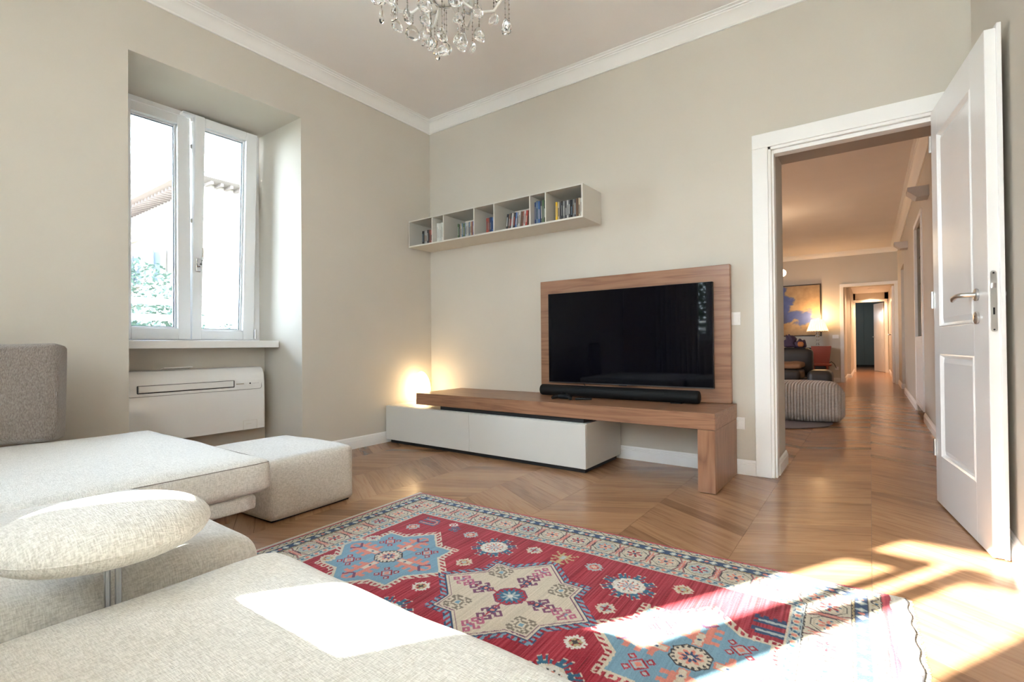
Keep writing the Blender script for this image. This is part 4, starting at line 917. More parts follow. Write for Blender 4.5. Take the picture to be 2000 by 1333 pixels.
Vt[:, 0] = xx.ravel(); Vt[:, 1] = -yy.ravel(); Vt[:, 2] = hz_.ravel()
ii, jj = np.meshgrid(np.arange(nu), np.arange(nv), indexing='ij'); a0 = (ii*(nv+1)+jj).ravel()
F = np.stack([a0, a0+1, a0+nv+2, a0+nv+1], 1)
# skirt down to the floor
bl = np.concatenate([np.arange(nv+1), (np.arange(1, nu+1)*(nv+1)+nv), (nu*(nv+1)+np.arange(nv-1, -1, -1)), (np.arange(nu-1, 0, -1)*(nv+1))])
nb = len(bl); Vs = Vt[bl].copy(); Vs[:, 2] = 0.0006; base_i = len(Vt)
Fs = np.stack([bl, np.roll(bl, -1), base_i+np.roll(np.arange(nb), -1), base_i+np.arange(nb)], 1)
VA = np.concatenate([Vt, Vs]); FA = np.concatenate([F, Fs]).astype('i')
rug_me = bpy.data.meshes.new('rug'); rug_me.vertices.add(len(VA)); rug_me.vertices.foreach_set('co', VA.ravel())
rug_me.loops.add(FA.size); rug_me.loops.foreach_set('vertex_index', FA.ravel()); rug_me.polygons.add(len(FA)); rug_me.polygons.foreach_set('loop_start', np.arange(0, FA.size, 4, dtype='i'))
rug_me.polygons.foreach_set('use_smooth', np.ones(len(FA), bool)); rug_me.update(calc_edges=True)
ca = rug_me.attributes.new('dye', 'FLOAT_COLOR', 'POINT'); cc_ = np.ones((len(VA), 4), 'f'); cc_[:len(Vt), :3] = img.reshape(-1, 3); cc_[len(Vt):, :3] = img.reshape(-1, 3)[bl]; ca.data.foreach_set('color', cc_.ravel())
M_rug = mat('rug_wool', (0.5, 0.1, 0.1), 0.95, spec=0.08, sheen=0.15)
at = N(M_rug, 'ShaderNodeAttribute'); at.attribute_name = 'dye'; L(M_rug, at.outputs['Color'], B(M_rug).inputs['Base Color'])
bump(M_rug, noise(M_rug, coords(M_rug, (420, 150, 100)), 1.0, 2), 0.5, 0.004)
rug_me.materials.append(M_rug)
rug = bpy.data.objects.new('rug', rug_me); COL.objects.link(rug); rug.location = (1.421, -1.518, 0); rug.rotation_euler = (0, 0, th)
tag(rug, 'red patterned wool rug with star medallions and flowered cream borders', 'rug')
m_ = MB(); fz = random.Random(5); RM_ = Matrix.Translation((1.421, -1.518, 0)) @ Matrix.Rotation(th, 4, 'Z')
for i in range(300):
    v_ = RW*(i+0.5)/300; l_ = 0.010+0.008*fz.random(); s_ = fz.uniform(-0.003, 0.003)
    m_.add([(RL-0.002, -v_-0.0011, 0.006), (RL-0.002, -v_+0.0011, 0.006), (RL+l_, -v_+0.0011+s_, 0.0025), (RL+l_, -v_-0.0011+s_, 0.0025), (RL, -v_, 0.0015)], [(0, 1, 2, 3), (0, 3, 4), (1, 4, 2), (2, 4, 3)])
    m_.add([(-0.0005, -v_-0.001, 0.006), (-0.0005, -v_+0.001, 0.006), (-0.004-l_*0.25, -v_+s_, 0.002)], [(0, 1, 2)])
fo = obj('fringe', m_, mat('fringe_cotton', (0.50, 0.45, 0.38), 0.95), origin=(0, 0, 0)); fo.data.transform(RM_)
fo.parent = rug; fo.matrix_parent_inverse = (Matrix.Translation(rug.location) @ Matrix.Rotation(th, 4, 'Z')).inverted(); fo['kind'] = 'stuff'

# ------------------------------------------------------------------ chandelier
CX, CYY = 2.10, -2.0
ch = thing('chandelier', (CX, CYY, H1), 'white crystal chandelier with hanging glass drops in the middle of the ceiling', 'chandelier')
obj('canopy', MB().lathe([(0, H1-0.0005), (0.06, H1-0.0005), (0.055, H1-0.02), (0.02, H1-0.05), (0, H1-0.05)], (CX, CYY, 0), 24), M_chand, ch, smooth=True)
obj('stem', MB().lathe([(0, H1-0.04), (0.008, H1-0.04), (0.008, 2.78), (0.03, 2.76), (0.012, 2.72), (0.03, 2.66), (0.045, 2.60), (0.02, 2.55), (0.03, 2.50), (0.05, 2.46), (0.06, 2.42), (0.045, 2.375), (0.02, 2.36), (0, 2.358)], (CX, CYY, 0), 24), M_chand, ch, smooth=True)
def drop(name, x, y, z, sz, yaw, flat=0.42):
    """an almond-shaped cut-glass pendant hung from a wire at z"""
    hgt = sz; m = MB(); rows = [(0.0, 0.0), (0.20, 0.08), (0.40, 0.28), (0.54, 0.55), (0.58, 0.78), (0.46, 0.96), (0.0, 1.04)]
    n_ = 10; vs_ = []; fs = []
    for (r, h_) in rows:
        for k in range(n_): a = 2*PI*k/n_; vs_.append((r*hgt*math.cos(a)*0.92, r*hgt*math.sin(a)*flat, -h_*hgt))
    for i in range(len(rows)-1):
        for k in range(n_): k2 = (k+1) % n_; fs.append((i*n_+k, i*n_+k2, (i+1)*n_+k2, (i+1)*n_+k))
    m.add(vs_, fs).xf(Matrix.Translation((x, y, z)) @ Matrix.Rotation(yaw, 4, 'Z'))
    return obj(name, m, M_crystal, ch, smooth=True, sharp=18)
def string(x, y, z0, z1, n_):
    m = MB()
    for k in range(n_): zc = z0+(z1-z0)*(k+0.5)/n_; m.ball((x, y, zc), 0.0042, seg=6, rings=4)
    o = obj('bead_string', m, M_bead, ch)
    m = MB().tube([(x, y, z0), (x, y, z1)], 0.0011, 5); m.ball((x, y, z1), 0.003, seg=6, rings=4); obj('wire', m, M_wire, o)
cz = random.Random(21)
for k in range(8):
    a = k*PI/4+0.25; ca_, sa_ = math.cos(a), math.sin(a)
    pts = [(0.03, 2.45), (0.09, 2.385), (0.16, 2.36), (0.23, 2.385), (0.27, 2.45), (0.275, 2.50)]
    obj('arm', MB().tube([(CX+r*ca_, CYY+r*sa_, z) for r, z in pts], 0.0065, 8), M_chand, ch, smooth=True)
    ex, ey = CX+0.275*ca_, CYY+0.275*sa_
    obj('drip_cup', MB().lathe([(0.008, 2.490), (0.045, 2.505), (0.050, 2.518), (0.046, 2.514), (0.008, 2.500)], (ex, ey, 0), 16), M_crystal, ch, smooth=True)
    obj('candle', MB().lathe([(0, 2.502), (0.012, 2.502), (0.012, 2.60), (0, 2.602)], (ex, ey, 0), 12), M_chand, ch, smooth=True)
    obj('bulb', MB().lathe([(0, 2.60), (0.010, 2.602), (0.014, 2.625), (0.006, 2.66), (0, 2.672)], (ex, ey, 0), 12), M_crystal, ch, smooth=True)
    for q in range(3):
        b = a+q*2*PI/3+0.4; hx, hy = ex+0.042*math.cos(b), ey+0.042*math.sin(b); zt = 2.50; zl = zt-cz.uniform(0.08, 0.16)
        string(hx, hy, zt, zl, 6); drop('crystal_drop', hx, hy, zl-0.004, cz.uniform(0.048, 0.066), cz.uniform(0, 3))
    mx_, my_ = CX+0.16*ca_, CYY+0.16*sa_; zl = 2.355-cz.uniform(0.03, 0.07); string(mx_, my_, 2.352, zl, 4); drop('crystal_drop', mx_, my_, zl-0.004, cz.uniform(0.05, 0.066), cz.uniform(0, 3))
for k in range(8):
    a = k*PI/4+0.6; r = 0.10 if k % 2 else 0.06; x_, y_ = CX+r*math.cos(a), CYY+r*math.sin(a); zl = 2.27-0.045*(k % 2 == 0)+cz.uniform(-0.012, 0.012)
    string(x_, y_, 2.372, zl, 5); drop('crystal_drop', x_, y_, zl-0.004, cz.uniform(0.045, 0.058), cz.uniform(0, 3))
string(CX, CYY, 2.36, 2.195, 8); drop('crystal_drop', CX, CYY, 2.191, 0.058, 0.4)
obj('lower_bowl', MB().lathe([(0.0, 2.375), (0.05, 2.37), (0.085, 2.395), (0.095, 2.43), (0.088, 2.43), (0.078, 2.40), (0.05, 2.38), (0, 2.382)], (CX, CYY, 0), 20), M_crystal, ch, smooth=True)

# ------------------------------------------------------------------ living room seen through the doorway
pf_ = thing('grey_pouf', (2.88, 3.0, 0), 'large ribbed grey fabric pouf standing on the small grey rug', 'pouf')
m_ = soft(0, 0, 0.203, 0.93, 0.86, 0.366, 0.09, (0.0, 0.0, 0.03), n=(60, 30, 10), wr=0.003, seed=8, pinch=0.0)
PMx = Matrix.Translation((2.865, 3.02, 0.012)) @ Matrix.Rotation(math.radians(6), 4, 'Z')
def ribs(v):
    p = Vector(v); s_ = 0.0035*math.sin(p.x*2*PI/0.032); q = 0.0035*math.sin(p.y*2*PI/0.032)
    f = max(0, 1-abs(p.z-0.2)/0.2)**0.3
    return (p.x+q*f*(1 if p.x > 0 else -1)*(abs(p.x) > 0.42), p.y+s_*f*(1 if p.y > 0 else -1)*(abs(p.y) > 0.38), p.z)
wv_ = N(M_pouf, 'ShaderNodeTexWave'); wv_.inputs['Scale'].default_value = 11.0; L(M_pouf, coords(M_pouf), wv_.inputs['Vector']); bump(M_pouf, wv_.outputs['Fac'], 0.7, 0.012)
obj('cover', m_.xf(PMx), M_pouf, pf_, smooth=True, sharp=180)
obj('small_rug', MB().lathe([(0, 0.0006), (0.62, 0.0006), (0.635, 0.004), (0.63, 0.012), (0, 0.015)], (2.62, 2.68, 0), 48), M_greyrug, smooth=True, label='thin dark grey round rug under the ribbed pouf', cat='rug')
so = thing('leather_sofa', (1.9, 6.3, 0), 'dark brown leather sofa with a throw, behind the grey pouf', 'sofa')
obj('backrest', soft(1.85, 6.55, 0.53, 1.85, 0.24, 0.46, 0.07, (0, 0.02, 0.02), n=(20, 6, 8)), M_leather, so, smooth=True, sharp=180)
for i in range(2): obj('seat_cushion', soft(1.47+i*0.80, 6.05, 0.335, 0.78, 0.78, 0.17, 0.05, (0, 0, 0.02), n=(12, 12, 5)), M_leather, so, smooth=True, sharp=180)
obj('base', MB().cbox(1.0, 5.70, 0.07, 2.72, 6.62, 0.25, 0.02), M_leather, so)
for (x, y) in ((1.06, 5.76), (2.66, 5.76), (1.06, 6.56), (2.66, 6.56)): obj('foot', MB().cbox(x-0.03, y-0.03, 0.001, x+0.03, y+0.03, 0.07, 0.003), M_chrome, so)
obj('throw', soft(2.26, 6.02, 0.490, 0.82, 0.66, 0.09, 0.035, (0, 0, 0.012), n=(22, 22, 5), wr=0.018, seed=12), M_brown, smooth=True, sharp=180, label='crumpled brown throw lying on the leather sofa seat', cat='blanket')
obj('leather_footstool', soft(2.92, 5.95, 0.21, 0.33, 0.55, 0.41, 0.07, (0.01, 0.01, 0.01), n=(12, 12, 10)), M_leather, smooth=True, sharp=180, label='black leather block stool at the end of the leather sofa', cat='stool')
bag = thing('handbag', (2.45, 6.55, 0.78), 'dark purple soft bag slumped on top of the leather sofa back', 'bag')
bb_ = soft(0, 0, 0, 0.21, 0.20, 0.22, 0.035, (0.015, 0.01, 0.0), n=(14, 10, 12), wr=0.022, seed=4)
bb_.v = [(2.42+p[0]*(1-0.55*max(0, min(1.2, p[2]/0.22+0.5))**1.5)+0.02*math.sin(p[2]*40), 6.55+p[1]*(1-0.4*(p[2]/0.22+0.5)), 0.897+p[2]+0.012*math.sin(p[0]*60)*(p[2] > 0)) for p in bb_.v]
obj('bag_body', bb_, M_purple, bag, smooth=True, sharp=180)
bs_ = soft(0, 0, 0, 0.20, 0.16, 0.12, 0.025, (0, 0, 0.01), n=(14, 8, 8), wr=0.02, seed=6)
bs_.v = [(2.575+p[0]*(1-0.25*(p[2]/0.12+0.5)), 6.55+p[1], 0.845+p[2]+(0.018*math.cos(p[0]*50)*(p[2] > 0))) for p in bs_.v]
obj('bag_side', bs_, M_purple, bag, smooth=True, sharp=180)
obj('strap', MB().tube([(2.36, 6.50, 0.92), (2.30, 6.50, 0.88), (2.24, 6.50, 0.83), (2.20, 6.52, 0.79)], 0.008, 8), M_purple, bag, smooth=True)
obj('scarf', soft(2.60, 6.42, 0.845, 0.10, 0.06, 0.075, 0.025, (0, 0, 0.01), n=(8, 5, 6), wr=0.02, seed=3), M_orange, smooth=True, sharp=180, label='orange cloth bundled against the purple bag', cat='scarf')
obj('teal_cloth', soft(2.21, 6.47, 0.812, 0.13, 0.13, 0.05, 0.02, (0, 0, 0.01), n=(8, 6, 5), wr=0.02, seed=7), M_teal, smooth=True, sharp=180, label='crumpled teal cloth left of the purple bag on the sofa back', cat='cloth')
rc_ = thing('red_chair', (2.82, 7.4, 0), 'red plywood-backed chair standing behind the leather sofa', 'chair')
obj('backrest', MB().prism([(2.68, 0.46), (2.95, 0.46), (2.99, 0.80), (2.66, 0.80)], 'y', 7.55, 7.575), M_red, rc_)
obj('seat', soft(2.82, 7.38, 0.45, 0.36, 0.36, 0.04, 0.015, n=(8, 8, 4)), M_red, rc_, smooth=True, sharp=180)
for (x, y) in ((2.68, 7.24), (2.96, 7.24), (2.68, 7.54), (2.96, 7.54)): obj('leg', MB().tube([(x, y, 0.001), (2.82+(x-2.82)*0.75, 7.39+(y-7.39)*0.75, 0.44)], 0.012, 8), M_red, rc_, smooth=True)
co = thing('console_table', (2.2, 9.05, 0), 'low black console against the end wall under the painting', 'console')
obj('top', MB().cbox(1.3, 8.82, 0.725, 2.86, 9.27, 0.76, 0.003), M_console, co)
obj('side_panel', MB().cbox(2.82, 8.83, 0.001, 2.855, 9.26, 0.724, 0.002), M_console, co); obj('side_panel', MB().cbox(1.305, 8.83, 0.001, 1.34, 9.26, 0.724, 0.002), M_console, co)
obj('back_panel', MB().cbox(1.34, 9.22, 0.10, 2.82, 9.25, 0.724, 0.002), M_console, co); obj('shelf', MB().cbox(1.34, 8.84, 0.30, 2.82, 9.22, 0.33, 0.002), M_console, co)
tl = thing('table_lamp', (2.665, 9.0, 0.76), 'glass-stemmed table lamp with lit pleated cream shade on the console', 'lamp')
lz = 0.761; st_ = [(0, lz), (0.055, lz), (0.055, lz+0.02), (0.02, lz+0.03)]
obj('base', MB().lathe(st_, (2.665, 9.0, 0), 16), M_crystal, tl, smooth=True)
for i, (zc, rr) in enumerate(((0.045, 0.035), (0.11, 0.045), (0.175, 0.05), (0.24, 0.045), (0.30, 0.05))):
    obj('glass_ball', MB().ball((2.665, 9.0, lz+zc+0.01), rr, rr, 0.032, 14, 8), M_crystal, tl, smooth=True)
obj('rod', MB().lathe([(0.006, lz), (0.006, lz+0.52)], (2.665, 9.0, 0), 8), M_steel, tl)
n_ = 48; vs_ = []; fs = []
for k in range(n_):
    a = 2*PI*k/n_; w_ = 1+0.035*(1 if k % 2 else -1)
    for (r, z) in ((0.20, lz+0.345), (0.115, lz+0.605)): vs_.append((2.665+r*w_*math.cos(a), 9.0+r*w_*math.sin(a), z))
for k in range(n_): k2 = (k+1) % n_; fs.append((2*k, 2*k2, 2*k2+1, 2*k+1))
obj('lamp_shade', MB().add(vs_, fs), M_lamps, tl)
obj('shade_trim', MB().lathe([(0.197, lz+0.340), (0.203, lz+0.340), (0.203, lz+0.358), (0.197, lz+0.358)], (2.665, 9.0, 0), 32), mat('shade_band', (0.6, 0.45, 0.28), 0.8), tl, smooth=True)
l = bpy.data.lights.new('table_lamp_bulb', 'POINT'); l.energy = 4; l.color = (1.0, 0.62, 0.30); l.shadow_soft_size = 0.06
o = bpy.data.objects.new('table_lamp_bulb', l); COL.objects.link(o); o.parent = tl; o.location = (0, 0, 0.66)
pa = thing('painting', (2.25, 9.28, 1.03), 'large abstract painting in ochre and blue with a thin dark frame', 'painting')
M_paint = mat('painted_canvas', (0.4, 0.3, 0.2), 0.7)
v = coords(M_paint, kind='Object'); sp = N(M_paint, 'ShaderNodeSeparateXYZ'); L(M_paint, v, sp.inputs[0])
def M2(op, a, b):
    n = N(M_paint, 'ShaderNodeMath', operation=op)
    for i, q in enumerate((a, b)):
        if isinstance(q, (int, float)): n.inputs[i].default_value = q
        else: L(M_paint, q, n.inputs[i])
    return n.outputs[0]
nz_ = noise(M_paint, coords(M_paint, (2.6, 1, 4.2)), 1.0, 4, 0.55, 0.4); nz2 = noise(M_paint, coords(M_paint), 9.0, 4)
X_, Z_ = sp.outputs['X'], sp.outputs['Z']
# object space of the canvas: origin at the painting's base; blue drift lies low, climbing at the left
band = M2('SUBTRACT', 0.20, M2('ABSOLUTE', M2('SUBTRACT', Z_, M2('ADD', 0.40, M2('MULTIPLY', X_, -0.12))), 0))
leftp = M2('SUBTRACT', M2('MULTIPLY', M2('SUBTRACT', -0.02, X_), 1.5), M2('MULTIPLY', M2('ABSOLUTE', M2('SUBTRACT', Z_, 0.72), 0), 0.75))
bm_ = M2('MAXIMUM', band, leftp); bm_ = M2('ADD', bm_, M2('MULTIPLY', M2('SUBTRACT', nz_, 0.5), 0.75)); bm_ = M2('SUBTRACT', bm_, M2('MULTIPLY', M2('MAXIMUM', M2('SUBTRACT', X_, 0.18), 0.0), 0.5))
bc = ramp(M_paint, bm_, [(0.02, (0.40, 0.29, 0.17)), (0.055, (0.22, 0.20, 0.20)), (0.10, (0.07, 0.11, 0.32))])
tn = ramp(M_paint, nz2, [(0.3, (0.78, 0.74, 0.72)), (0.7, (1.05, 1.03, 1.0))]); mx = N(M_paint, 'ShaderNodeMix', data_type='RGBA', blend_type='MULTIPLY'); mx.inputs['Factor'].default_value = 1.0
L(M_paint, bc, mx.inputs[6]); L(M_paint, tn, mx.inputs[7]); L(M_paint, mx.outputs[2], B(M_paint).inputs['Base Color'])
obj('canvas', MB().box(1.80, 9.262, 1.035, 2.70, 9.285, 2.145), M_paint, pa)
m_ = MB(); m_.cbox(1.775, 9.255, 1.010, 1.80, 9.298, 2.17, 0.002); m_.cbox(2.70, 9.255, 1.010, 2.725, 9.298, 2.17, 0.002); m_.cbox(1.80, 9.255, 1.010, 2.70, 9.298, 1.035, 0.002); m_.cbox(1.80, 9.255, 2.145, 2.70, 9.298, 2.17, 0.002)
obj('picture_frame', m_, M_frame, pa)
vs3 = thing('candle_holder', (1.98, 9.05, 0.76), 'dark tall candle holder on the console at the painting edge', 'candle holder')
obj('column', MB().lathe([(0, 0.761), (0.05, 0.761), (0.05, 0.785), (0.02, 0.80), (0.03, 0.95), (0.018, 1.10), (0.035, 1.22), (0.05, 1.26), (0.05, 1.52), (0.0, 1.52)], (1.905, 9.0, 0), 16), M_console, vs3, smooth=True)
obj('gold_band', MB().lathe([(0.052, 1.25), (0.054, 1.26), (0.054, 1.275), (0.052, 1.285)], (1.905, 9.0, 0), 16), mat('gold_band', (0.7, 0.5, 0.25), 0.3, metal=1), vs3)
sw = thing('switch_plate', (3.0, 9.29, 0.96), 'white three-gang switch plate between the painting and the far doorway', 'switch')
obj('cover', MB().cbox(2.92, 9.288, 0.955, 3.035, 9.2995, 1.03, 0.002), M_white, sw)
for k in range(3): obj('rocker', MB().cbox(2.932+k*0.032, 9.285, 0.970, 2.958+k*0.032, 9.2885, 1.015, 0.001), M_white, sw)
sk = thing('socket_plate', (3.02, 9.29, 0.28), 'small white socket low on the wall beside the far doorway', 'socket'); obj('cover', MB().cbox(2.96, 9.289, 0.27, 3.03, 9.2995, 0.34, 0.002), M_white, sk)
obj('lamp_cable', MB().tube([(2.86, 9.24, 0.42), (2.90, 9.22, 0.45), (2.95, 9.24, 0.40), (2.985, 9.27, 0.31)], 0.006, 8), M_black, smooth=True, label='dark looping cable from the console to the low socket', cat='cable')
gl_ = thing('globe_pendant', (2.40, 5.0, H2), 'cluster of glowing glass globes hanging near the doorway jamb', 'lamp')
for (x, y, z, r) in ((2.465, 5.0, 2.03, 0.045), (2.505, 5.02, 1.94, 0.055), (2.38, 4.98, 1.95, 0.055), (2.39, 5.04, 2.06, 0.05)):
    obj('globe', MB().ball((x, y, z), r, seg=20, rings=14), M_globe, gl_, smooth=True); obj('cord', MB().tube([(x, y, z+r), (x, y, H2-0.01)], 0.0025, 6), M_wire, gl_)
obj('canopy', MB().lathe([(0, H2-0.0005), (0.09, H2-0.0005), (0.09, H2-0.025), (0, H2-0.025)], (2.38, 5.01, 0), 20), M_white, gl_)
l = bpy.data.lights.new('globe_light', 'POINT'); l.energy = 0.8; l.color = (1.0, 0.72, 0.45); l.shadow_soft_size = 0.15
o = bpy.data.objects.new('globe_light', l); COL.objects.link(o); o.location = (2.38, 4.9, 2.25)
for (y, nm) in ((2.70, 'slanted plaster wall light high on the right wall, nearer one'), (5.96, 'slanted plaster wall light high on the right wall, farther one by the cornice corner')):
    m_ = MB(); m_.prism([(4.059, 2.27), (3.965, 2.27), (3.895, 2.335), (3.895, 2.372), (4.059, 2.372)], 'y', y-0.10, y+0.10)
    wl_ = thing('wall_light', (4.0, y, 2.27), nm, 'lamp'); obj('shade', m_, M_sconce, wl_)
# glazed niche in the right wall
nc = thing('display_niche', (4.12, 3.97, 0), 'tall built-in niche with glass door and shelves in the right wall', 'cabinet')
m_ = MB(); m_.cbox(4.045, 3.43, 0.10, 4.075, 3.50, 2.33, 0.002); m_.cbox(4.045, 4.45, 0.10, 4.075, 4.52, 2.33, 0.002); m_.cbox(4.045, 3.50, 2.27, 4.075, 4.45, 2.33, 0.002); m_.cbox(4.045, 3.50, 0.10, 4.075, 4.45, 0.16, 0.002)
obj('frame', m_, M_trim, nc)
for z in (1.25, 1.58, 1.90): obj('glass_shelf', MB().box(4.085, 3.51, z, 4.29, 4.44, z+0.008), M_glassw, nc)
for i, z in enumerate((1.26, 1.59, 1.91)):
    obj('glass_vase', MB().lathe([(0, z), (0.03, z), (0.04, z+0.05), (0.02, z+0.11), (0.03, z+0.13)], (4.17, 3.9+0.1*i, 0), 12), M_crystal, smooth=True, label=['small clear vase on the lowest glass shelf of the wall niche', 'small clear vase on the middle glass shelf of the wall niche', 'small clear vase on the top glass shelf of the wall niche'][i], cat='vase', group='clear vases in the wall niche')
obj('grille_panel', MB().cbox(4.05, 3.50, 0.80, 4.07, 4.45, 0.93, 0.001), M_trim, nc)
for k in range(6): obj('grille_slat', MB().cbox(4.045, 3.55, 0.815+k*0.018, 4.051, 4.40, 0.824+k*0.018, 0.0005), M_trim, nc)
obj('door', MB().cbox(4.052, 3.50, 0.16, 4.068, 4.45, 0.80, 0.002), M_trim, nc)
# far passage: spots, open door, wardrobe
for (x, y) in ((3.62, 12.6), (3.62, 13.75)):
    sp_ = thing('ceiling_spot', (x, y, 2.28), f'round recessed spot in the passage ceiling, {"nearer" if y < 13 else "farther"} one', 'lamp', 'recessed spots in the passage')
    obj('trim_ring', MB().lathe([(0.055, 2.2795), (0.075, 2.2795), (0.075, 2.272), (0.055, 2.272)], (x, y, 0), 20), M_white, sp_)
    obj('lens', MB().lathe([(0, 2.2785), (0.055, 2.2785), (0.055, 2.274), (0, 2.274)], (x, y, 0), 20), M_spot, sp_)
    l = bpy.data.lights.new('spot_light', 'SPOT'); l.energy = 16; l.color = (1.0, 0.62, 0.38); l.spot_size = math.radians(130); l.spot_blend = 0.8; l.shadow_soft_size = 0.05
    o = bpy.data.objects.new('spot_light', l); COL.objects.link(o); o.location = (x, y, 2.24)
fd = thing('door_2', (3.91, 14.15, 0), kind='structure')
a_ = math.radians(82); FM = Matrix.Translation((3.92, 14.18, 0)) @ Matrix.Rotation(PI-a_+0.20, 4, 'Z')
m_ = MB().cbox(0, -0.02, 0.008, 0.66, 0.02, 2.0, 0.002); obj('door_leaf', m_.xf(FM), M_doorw, fd)
for (z0, z1) in ((0.25, 0.82), (0.95, 1.85)):
    for t0 in (-0.0235, 0.0195): m_ = MB(); m_.cbox(0.12, t0, z0, 0.54, t0+0.004, z1, 0.002); obj('door_panel', m_.xf(FM), M_doorw, fd)
m_ = MB().tube([(0.60, -0.02, 1.02), (0.60, -0.07, 1.02), (0.50, -0.07, 1.02)], 0.012, 8); m_.tube([(0.60, 0.02, 1.02), (0.60, 0.07, 1.02), (0.50, 0.07, 1.02)], 0.012, 8); obj('door_handle', m_.xf(FM), M_steel, fd, smooth=True)
dh = thing('door_3', (3.97, 9.6, 0), kind='structure')
obj('door_leaf', MB().cbox(3.965, 9.52, 0.008, 4.0, 10.30, 2.04, 0.002), M_doorw, dh)
m_ = MB().tube([(3.965, 10.22, 1.03), (3.915, 10.22, 1.03), (3.915, 10.10, 1.03)], 0.012, 8); obj('door_handle', m_, M_steel, dh, smooth=True)
l = bpy.data.lights.new('bedroom_fill_light', 'POINT'); l.energy = 2.0; l.color = (0.95, 0.96, 1.0); l.shadow_soft_size = 0.2  # unseen point light added to brighten the room past the passage
o = bpy.data.objects.new('bedroom_fill_light', l); COL.objects.link(o); o.location = (2.6, 15.6, 1.7)
l = bpy.data.lights.new('spot_light', 'SPOT'); l.energy = 14; l.color = (1.0, 0.62, 0.38); l.spot_size = math.radians(130); l.spot_blend = 0.8; l.shadow_soft_size = 0.05
o = bpy.data.objects.new('spot_light', l); COL.objects.link(o); o.location = (3.6, 10.6, 2.24)
wd_ = thing('wardrobe', (3.2, 17.7, 0), 'blue-grey flat-fronted wardrobe at the very end of the passage', 'wardrobe')
obj('body', MB().box(2.25, 17.45, 0.08, 4.01, 17.88, 2.38), M_wardrobe, wd_); obj('plinth', MB().box(2.27, 17.47, 0.001, 3.99, 17.86, 0.08), M_dark, wd_)
for k in range(3): obj('door', MB().cbox(2.25+k*0.588, 17.43, 0.085, 2.25+k*0.588+0.583, 17.449, 2.375, 0.002), M_wardrobe, wd_)

# ------------------------------------------------------------------ outside
M_fac = mat('facade_stucco', (0.34, 0.30, 0.26), 0.9, spec=0.1); M_stone = mat('facade_stone', (0.42, 0.38, 0.32), 0.9, spec=0.1); M_eave = mat('eave_wood', (0.19, 0.16, 0.15), 0.9, spec=0.05); M_rooft = mat('roof_tile', (0.16, 0.12, 0.11), 0.9, spec=0.05)
M_shut = mat('shutter_grey', (0.12, 0.12, 0.125), 0.8, spec=0.1); M_pane2 = mat('outside_window_glass', (0.05, 0.06, 0.07), 0.5, spec=0.08)
obj('ground', MB().box(-70, -40, -4.3, 40, 60, -4.2), mat('garden_ground', (0.10, 0.10, 0.07), 0.95), kind='structure')
bl_ = thing('villa', (-24, 11, -4.2), 'pale stucco villa with deep eaves and arched windows across the garden', 'building')
obj('wall', MB().box(-31, 5.5, -4.2, -18.4, 20, 7.6), M_fac, bl_)
m_ = MB(); m_.box(-31.1, 5.38, 3.0, -18.28, 20.1, 3.25); m_.box(-31.1, 5.38, -0.6, -18.28, 20.1, -0.4); m_.box(-31.1, 5.38, 6.2, -18.28, 20.1, 6.35); obj('string_course', m_, M_stone, bl_)
m_ = MB(); m_.box(-32, 4.5, 7.6, -17.4, 21, 7.75); 
obj('eave', m_, M_eave, bl_)
m_ = MB(); m_.box(-32.1, 4.4, 7.75, -17.3, 21.1, 7.9); obj('gutter', m_, M_stone, bl_)
m_ = MB(); m_.add([(-32, 4.5, 7.9), (-17.4, 4.5, 7.9), (-17.4, 21, 7.9), (-32, 21, 7.9), (-24.7, 11.5, 10.2), (-24.7, 14, 10.2)], [(0, 1, 4), (1, 2, 5, 4), (2, 3, 5), (3, 0, 4, 5), (0, 3, 2, 1)]); obj('roof', m_, M_rooft, bl_)
for i in range(36): obj('bracket', MB().box(-31.8+i*0.38, 4.8, 7.48, -31.70+i*0.38, 5.5, 7.6), M_eave, bl_)
for i in range(36): obj('bracket', MB().box(-18.4, 5.5+i*0.38, 7.48, -17.8, 5.60+i*0.38, 7.6), M_eave, bl_)
def villa_window(cx_, cy_, z, face):
    def P_(a, d, z_): return (cx_+a, cy_-d, z_) if face == 'y' else (cx_+d, cy_+a, z_)
    def arch(w_, h_): return [(-w_, 0), (w_, 0), (w_, h_)]+[(w_*math.cos(PI*k/8), h_+w_*math.sin(PI*k/8)) for k in range(1, 8)]+[(-w_, h_)]
    def slab(w_, h_, d0, d1, zo):
        pts = arch(w_, h_); n_ = len(pts); vs_ = [P_(p[0], d0, z+zo+p[1]) for p in pts]+[P_(p[0], d1, z+zo+p[1]) for p in pts]
        return MB().add(vs_, [tuple(range(n_)), tuple(range(2*n_-1, n_-1, -1))]+[(i, (i+1) % n_, (i+1) % n_+n_, i+n_) for i in range(n_)])
    f_ = obj('window', slab(0.62, 1.35, 0.0, 0.10, -0.1), M_stone, bl_); obj('pane', slab(0.46, 1.30, 0.09, 0.115, 0.0), M_pane2, f_)
    for sd in (-1, 1):
        m = MB(); vs_ = [P_(sd*0.46, 0.12, z), P_(sd*0.90, 0.16, z), P_(sd*0.90, 0.16, z+1.5), P_(sd*0.46, 0.12, z+1.5), P_(sd*0.46, 0.17, z), P_(sd*0.90, 0.21, z), P_(sd*0.90, 0.21, z+1.5), P_(sd*0.46, 0.17, z+1.5)]
        m.add(vs_, [(0, 1, 2, 3), (4, 7, 6, 5), (0, 4, 5, 1), (1, 5, 6, 2), (2, 6, 7, 3), (3, 7, 4, 0)]); obj('shutter', m, M_shut, f_)
for z in (4.0, 0.4, -3.2):
    for cx_ in (-20.3, -22.9, -25.5, -28.1): villa_window(cx_, 5.5, z, 'y')
    for cy_ in (7.2, 9.8, 12.4, 15.0): villa_window(-18.4, cy_, z, 'x')
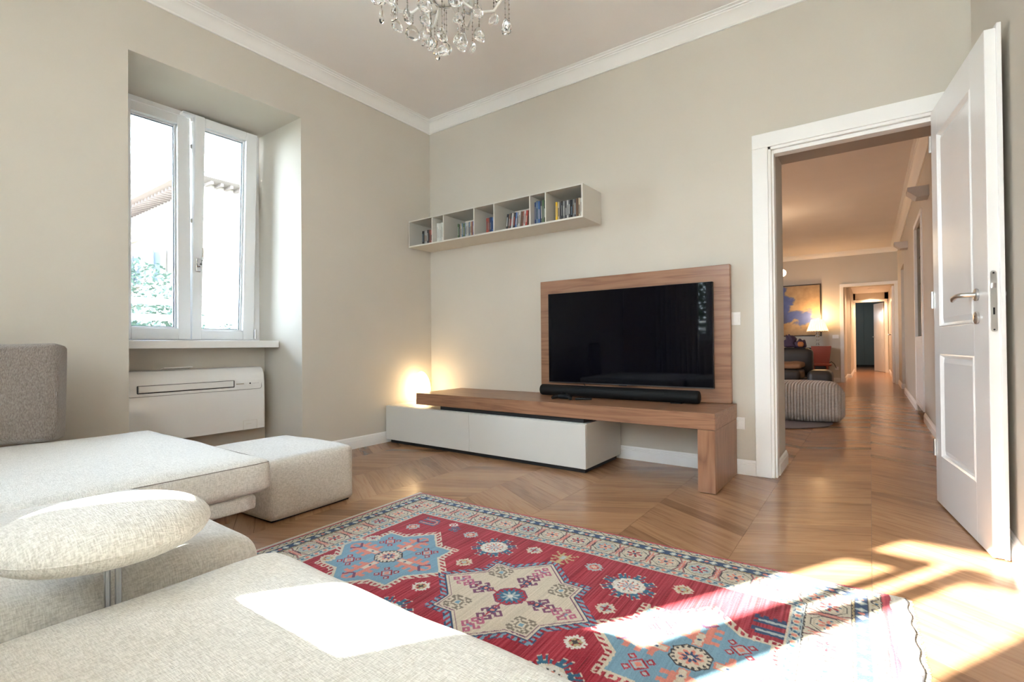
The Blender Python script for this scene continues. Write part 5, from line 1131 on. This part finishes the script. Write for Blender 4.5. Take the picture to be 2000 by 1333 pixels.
b2 = thing('neighbour_house', (-30, -2, -4.2), 'grey-windowed house half hidden by the tree at the window edge', 'building')
obj('wall', MB().box(-36, -9, -4.2, -24, 3.2, 6.0), M_stone, b2); obj('roof', MB().box(-36.5, -9.5, 6.0, -23.4, 3.8, 6.3), M_rooft, b2)
for k in range(3):
    for z in (3.2, 0.2): f_ = obj('window', MB().box(-24.06, -0.2+1.1*k-0.4, z, -23.98, -0.2+1.1*k+0.35, z+1.7), M_pane2, b2)
def tree(lab, x, y, zb_, zt, r, n_, seed, col, ls):
    t = thing('tree', (x, y, zb_), lab, 'tree'); R = random.Random(seed); m = MB(); zc = (zb_+zt)/2+0.6
    m_l = mat('leaf_green_'+str(seed), col, 0.8, spec=0.1)
    for i in range(n_):
        while True:
            p = Vector((R.uniform(-1, 1), R.uniform(-1, 1), R.uniform(-1, 1)))
            if 0.35 < p.length < 1: break
        c = Vector((x+p.x*r, y+p.y*r, zc+p.z*(zt-zc))); a = Vector((R.uniform(-1, 1), R.uniform(-1, 1), R.uniform(-1, 1))).normalized(); b = a.orthogonal().normalized(); s_ = ls*R.uniform(0.6, 1.2)
        m.add([(c-a*s_)[:], (c+b*s_*0.5)[:], (c+a*s_)[:], (c-b*s_*0.5)[:]], [(0, 1, 2, 3)])
    me = bpy.data.meshes.new('foliage'); me.from_pydata([(p[0]-x, p[1]-y, p[2]-zb_) for p in m.v], [], m.f); me.materials.append(m_l)
    o = bpy.data.objects.new('foliage', me); COL.objects.link(o); o.parent = t; o['kind'] = 'stuff'
    obj('trunk', MB().tube([(x, y, zb_+0.01), (x+0.05, y, zb_+1.5), (x, y+0.05, zc)], [0.16, 0.13, 0.07], 8), M_eave, t, smooth=True)
tree('leafy tree in the garden outside the casement window, before the villa', -8.6, 0.2, -4.2, 2.75, 1.45, 9000, 31, (0.055, 0.078, 0.060), 0.06)
tree('shorter leafy tree in the garden beside the taller one', -10.2, 3.4, -4.2, 1.9, 1.5, 6000, 32, (0.07, 0.09, 0.075), 0.06)
tree('tall leafy tree outside the curtained window, seen reflected in the television', 0.2, -10.2, -4.2, 3.1, 2.3, 9000, 33, (0.05, 0.08, 0.04), 0.10)
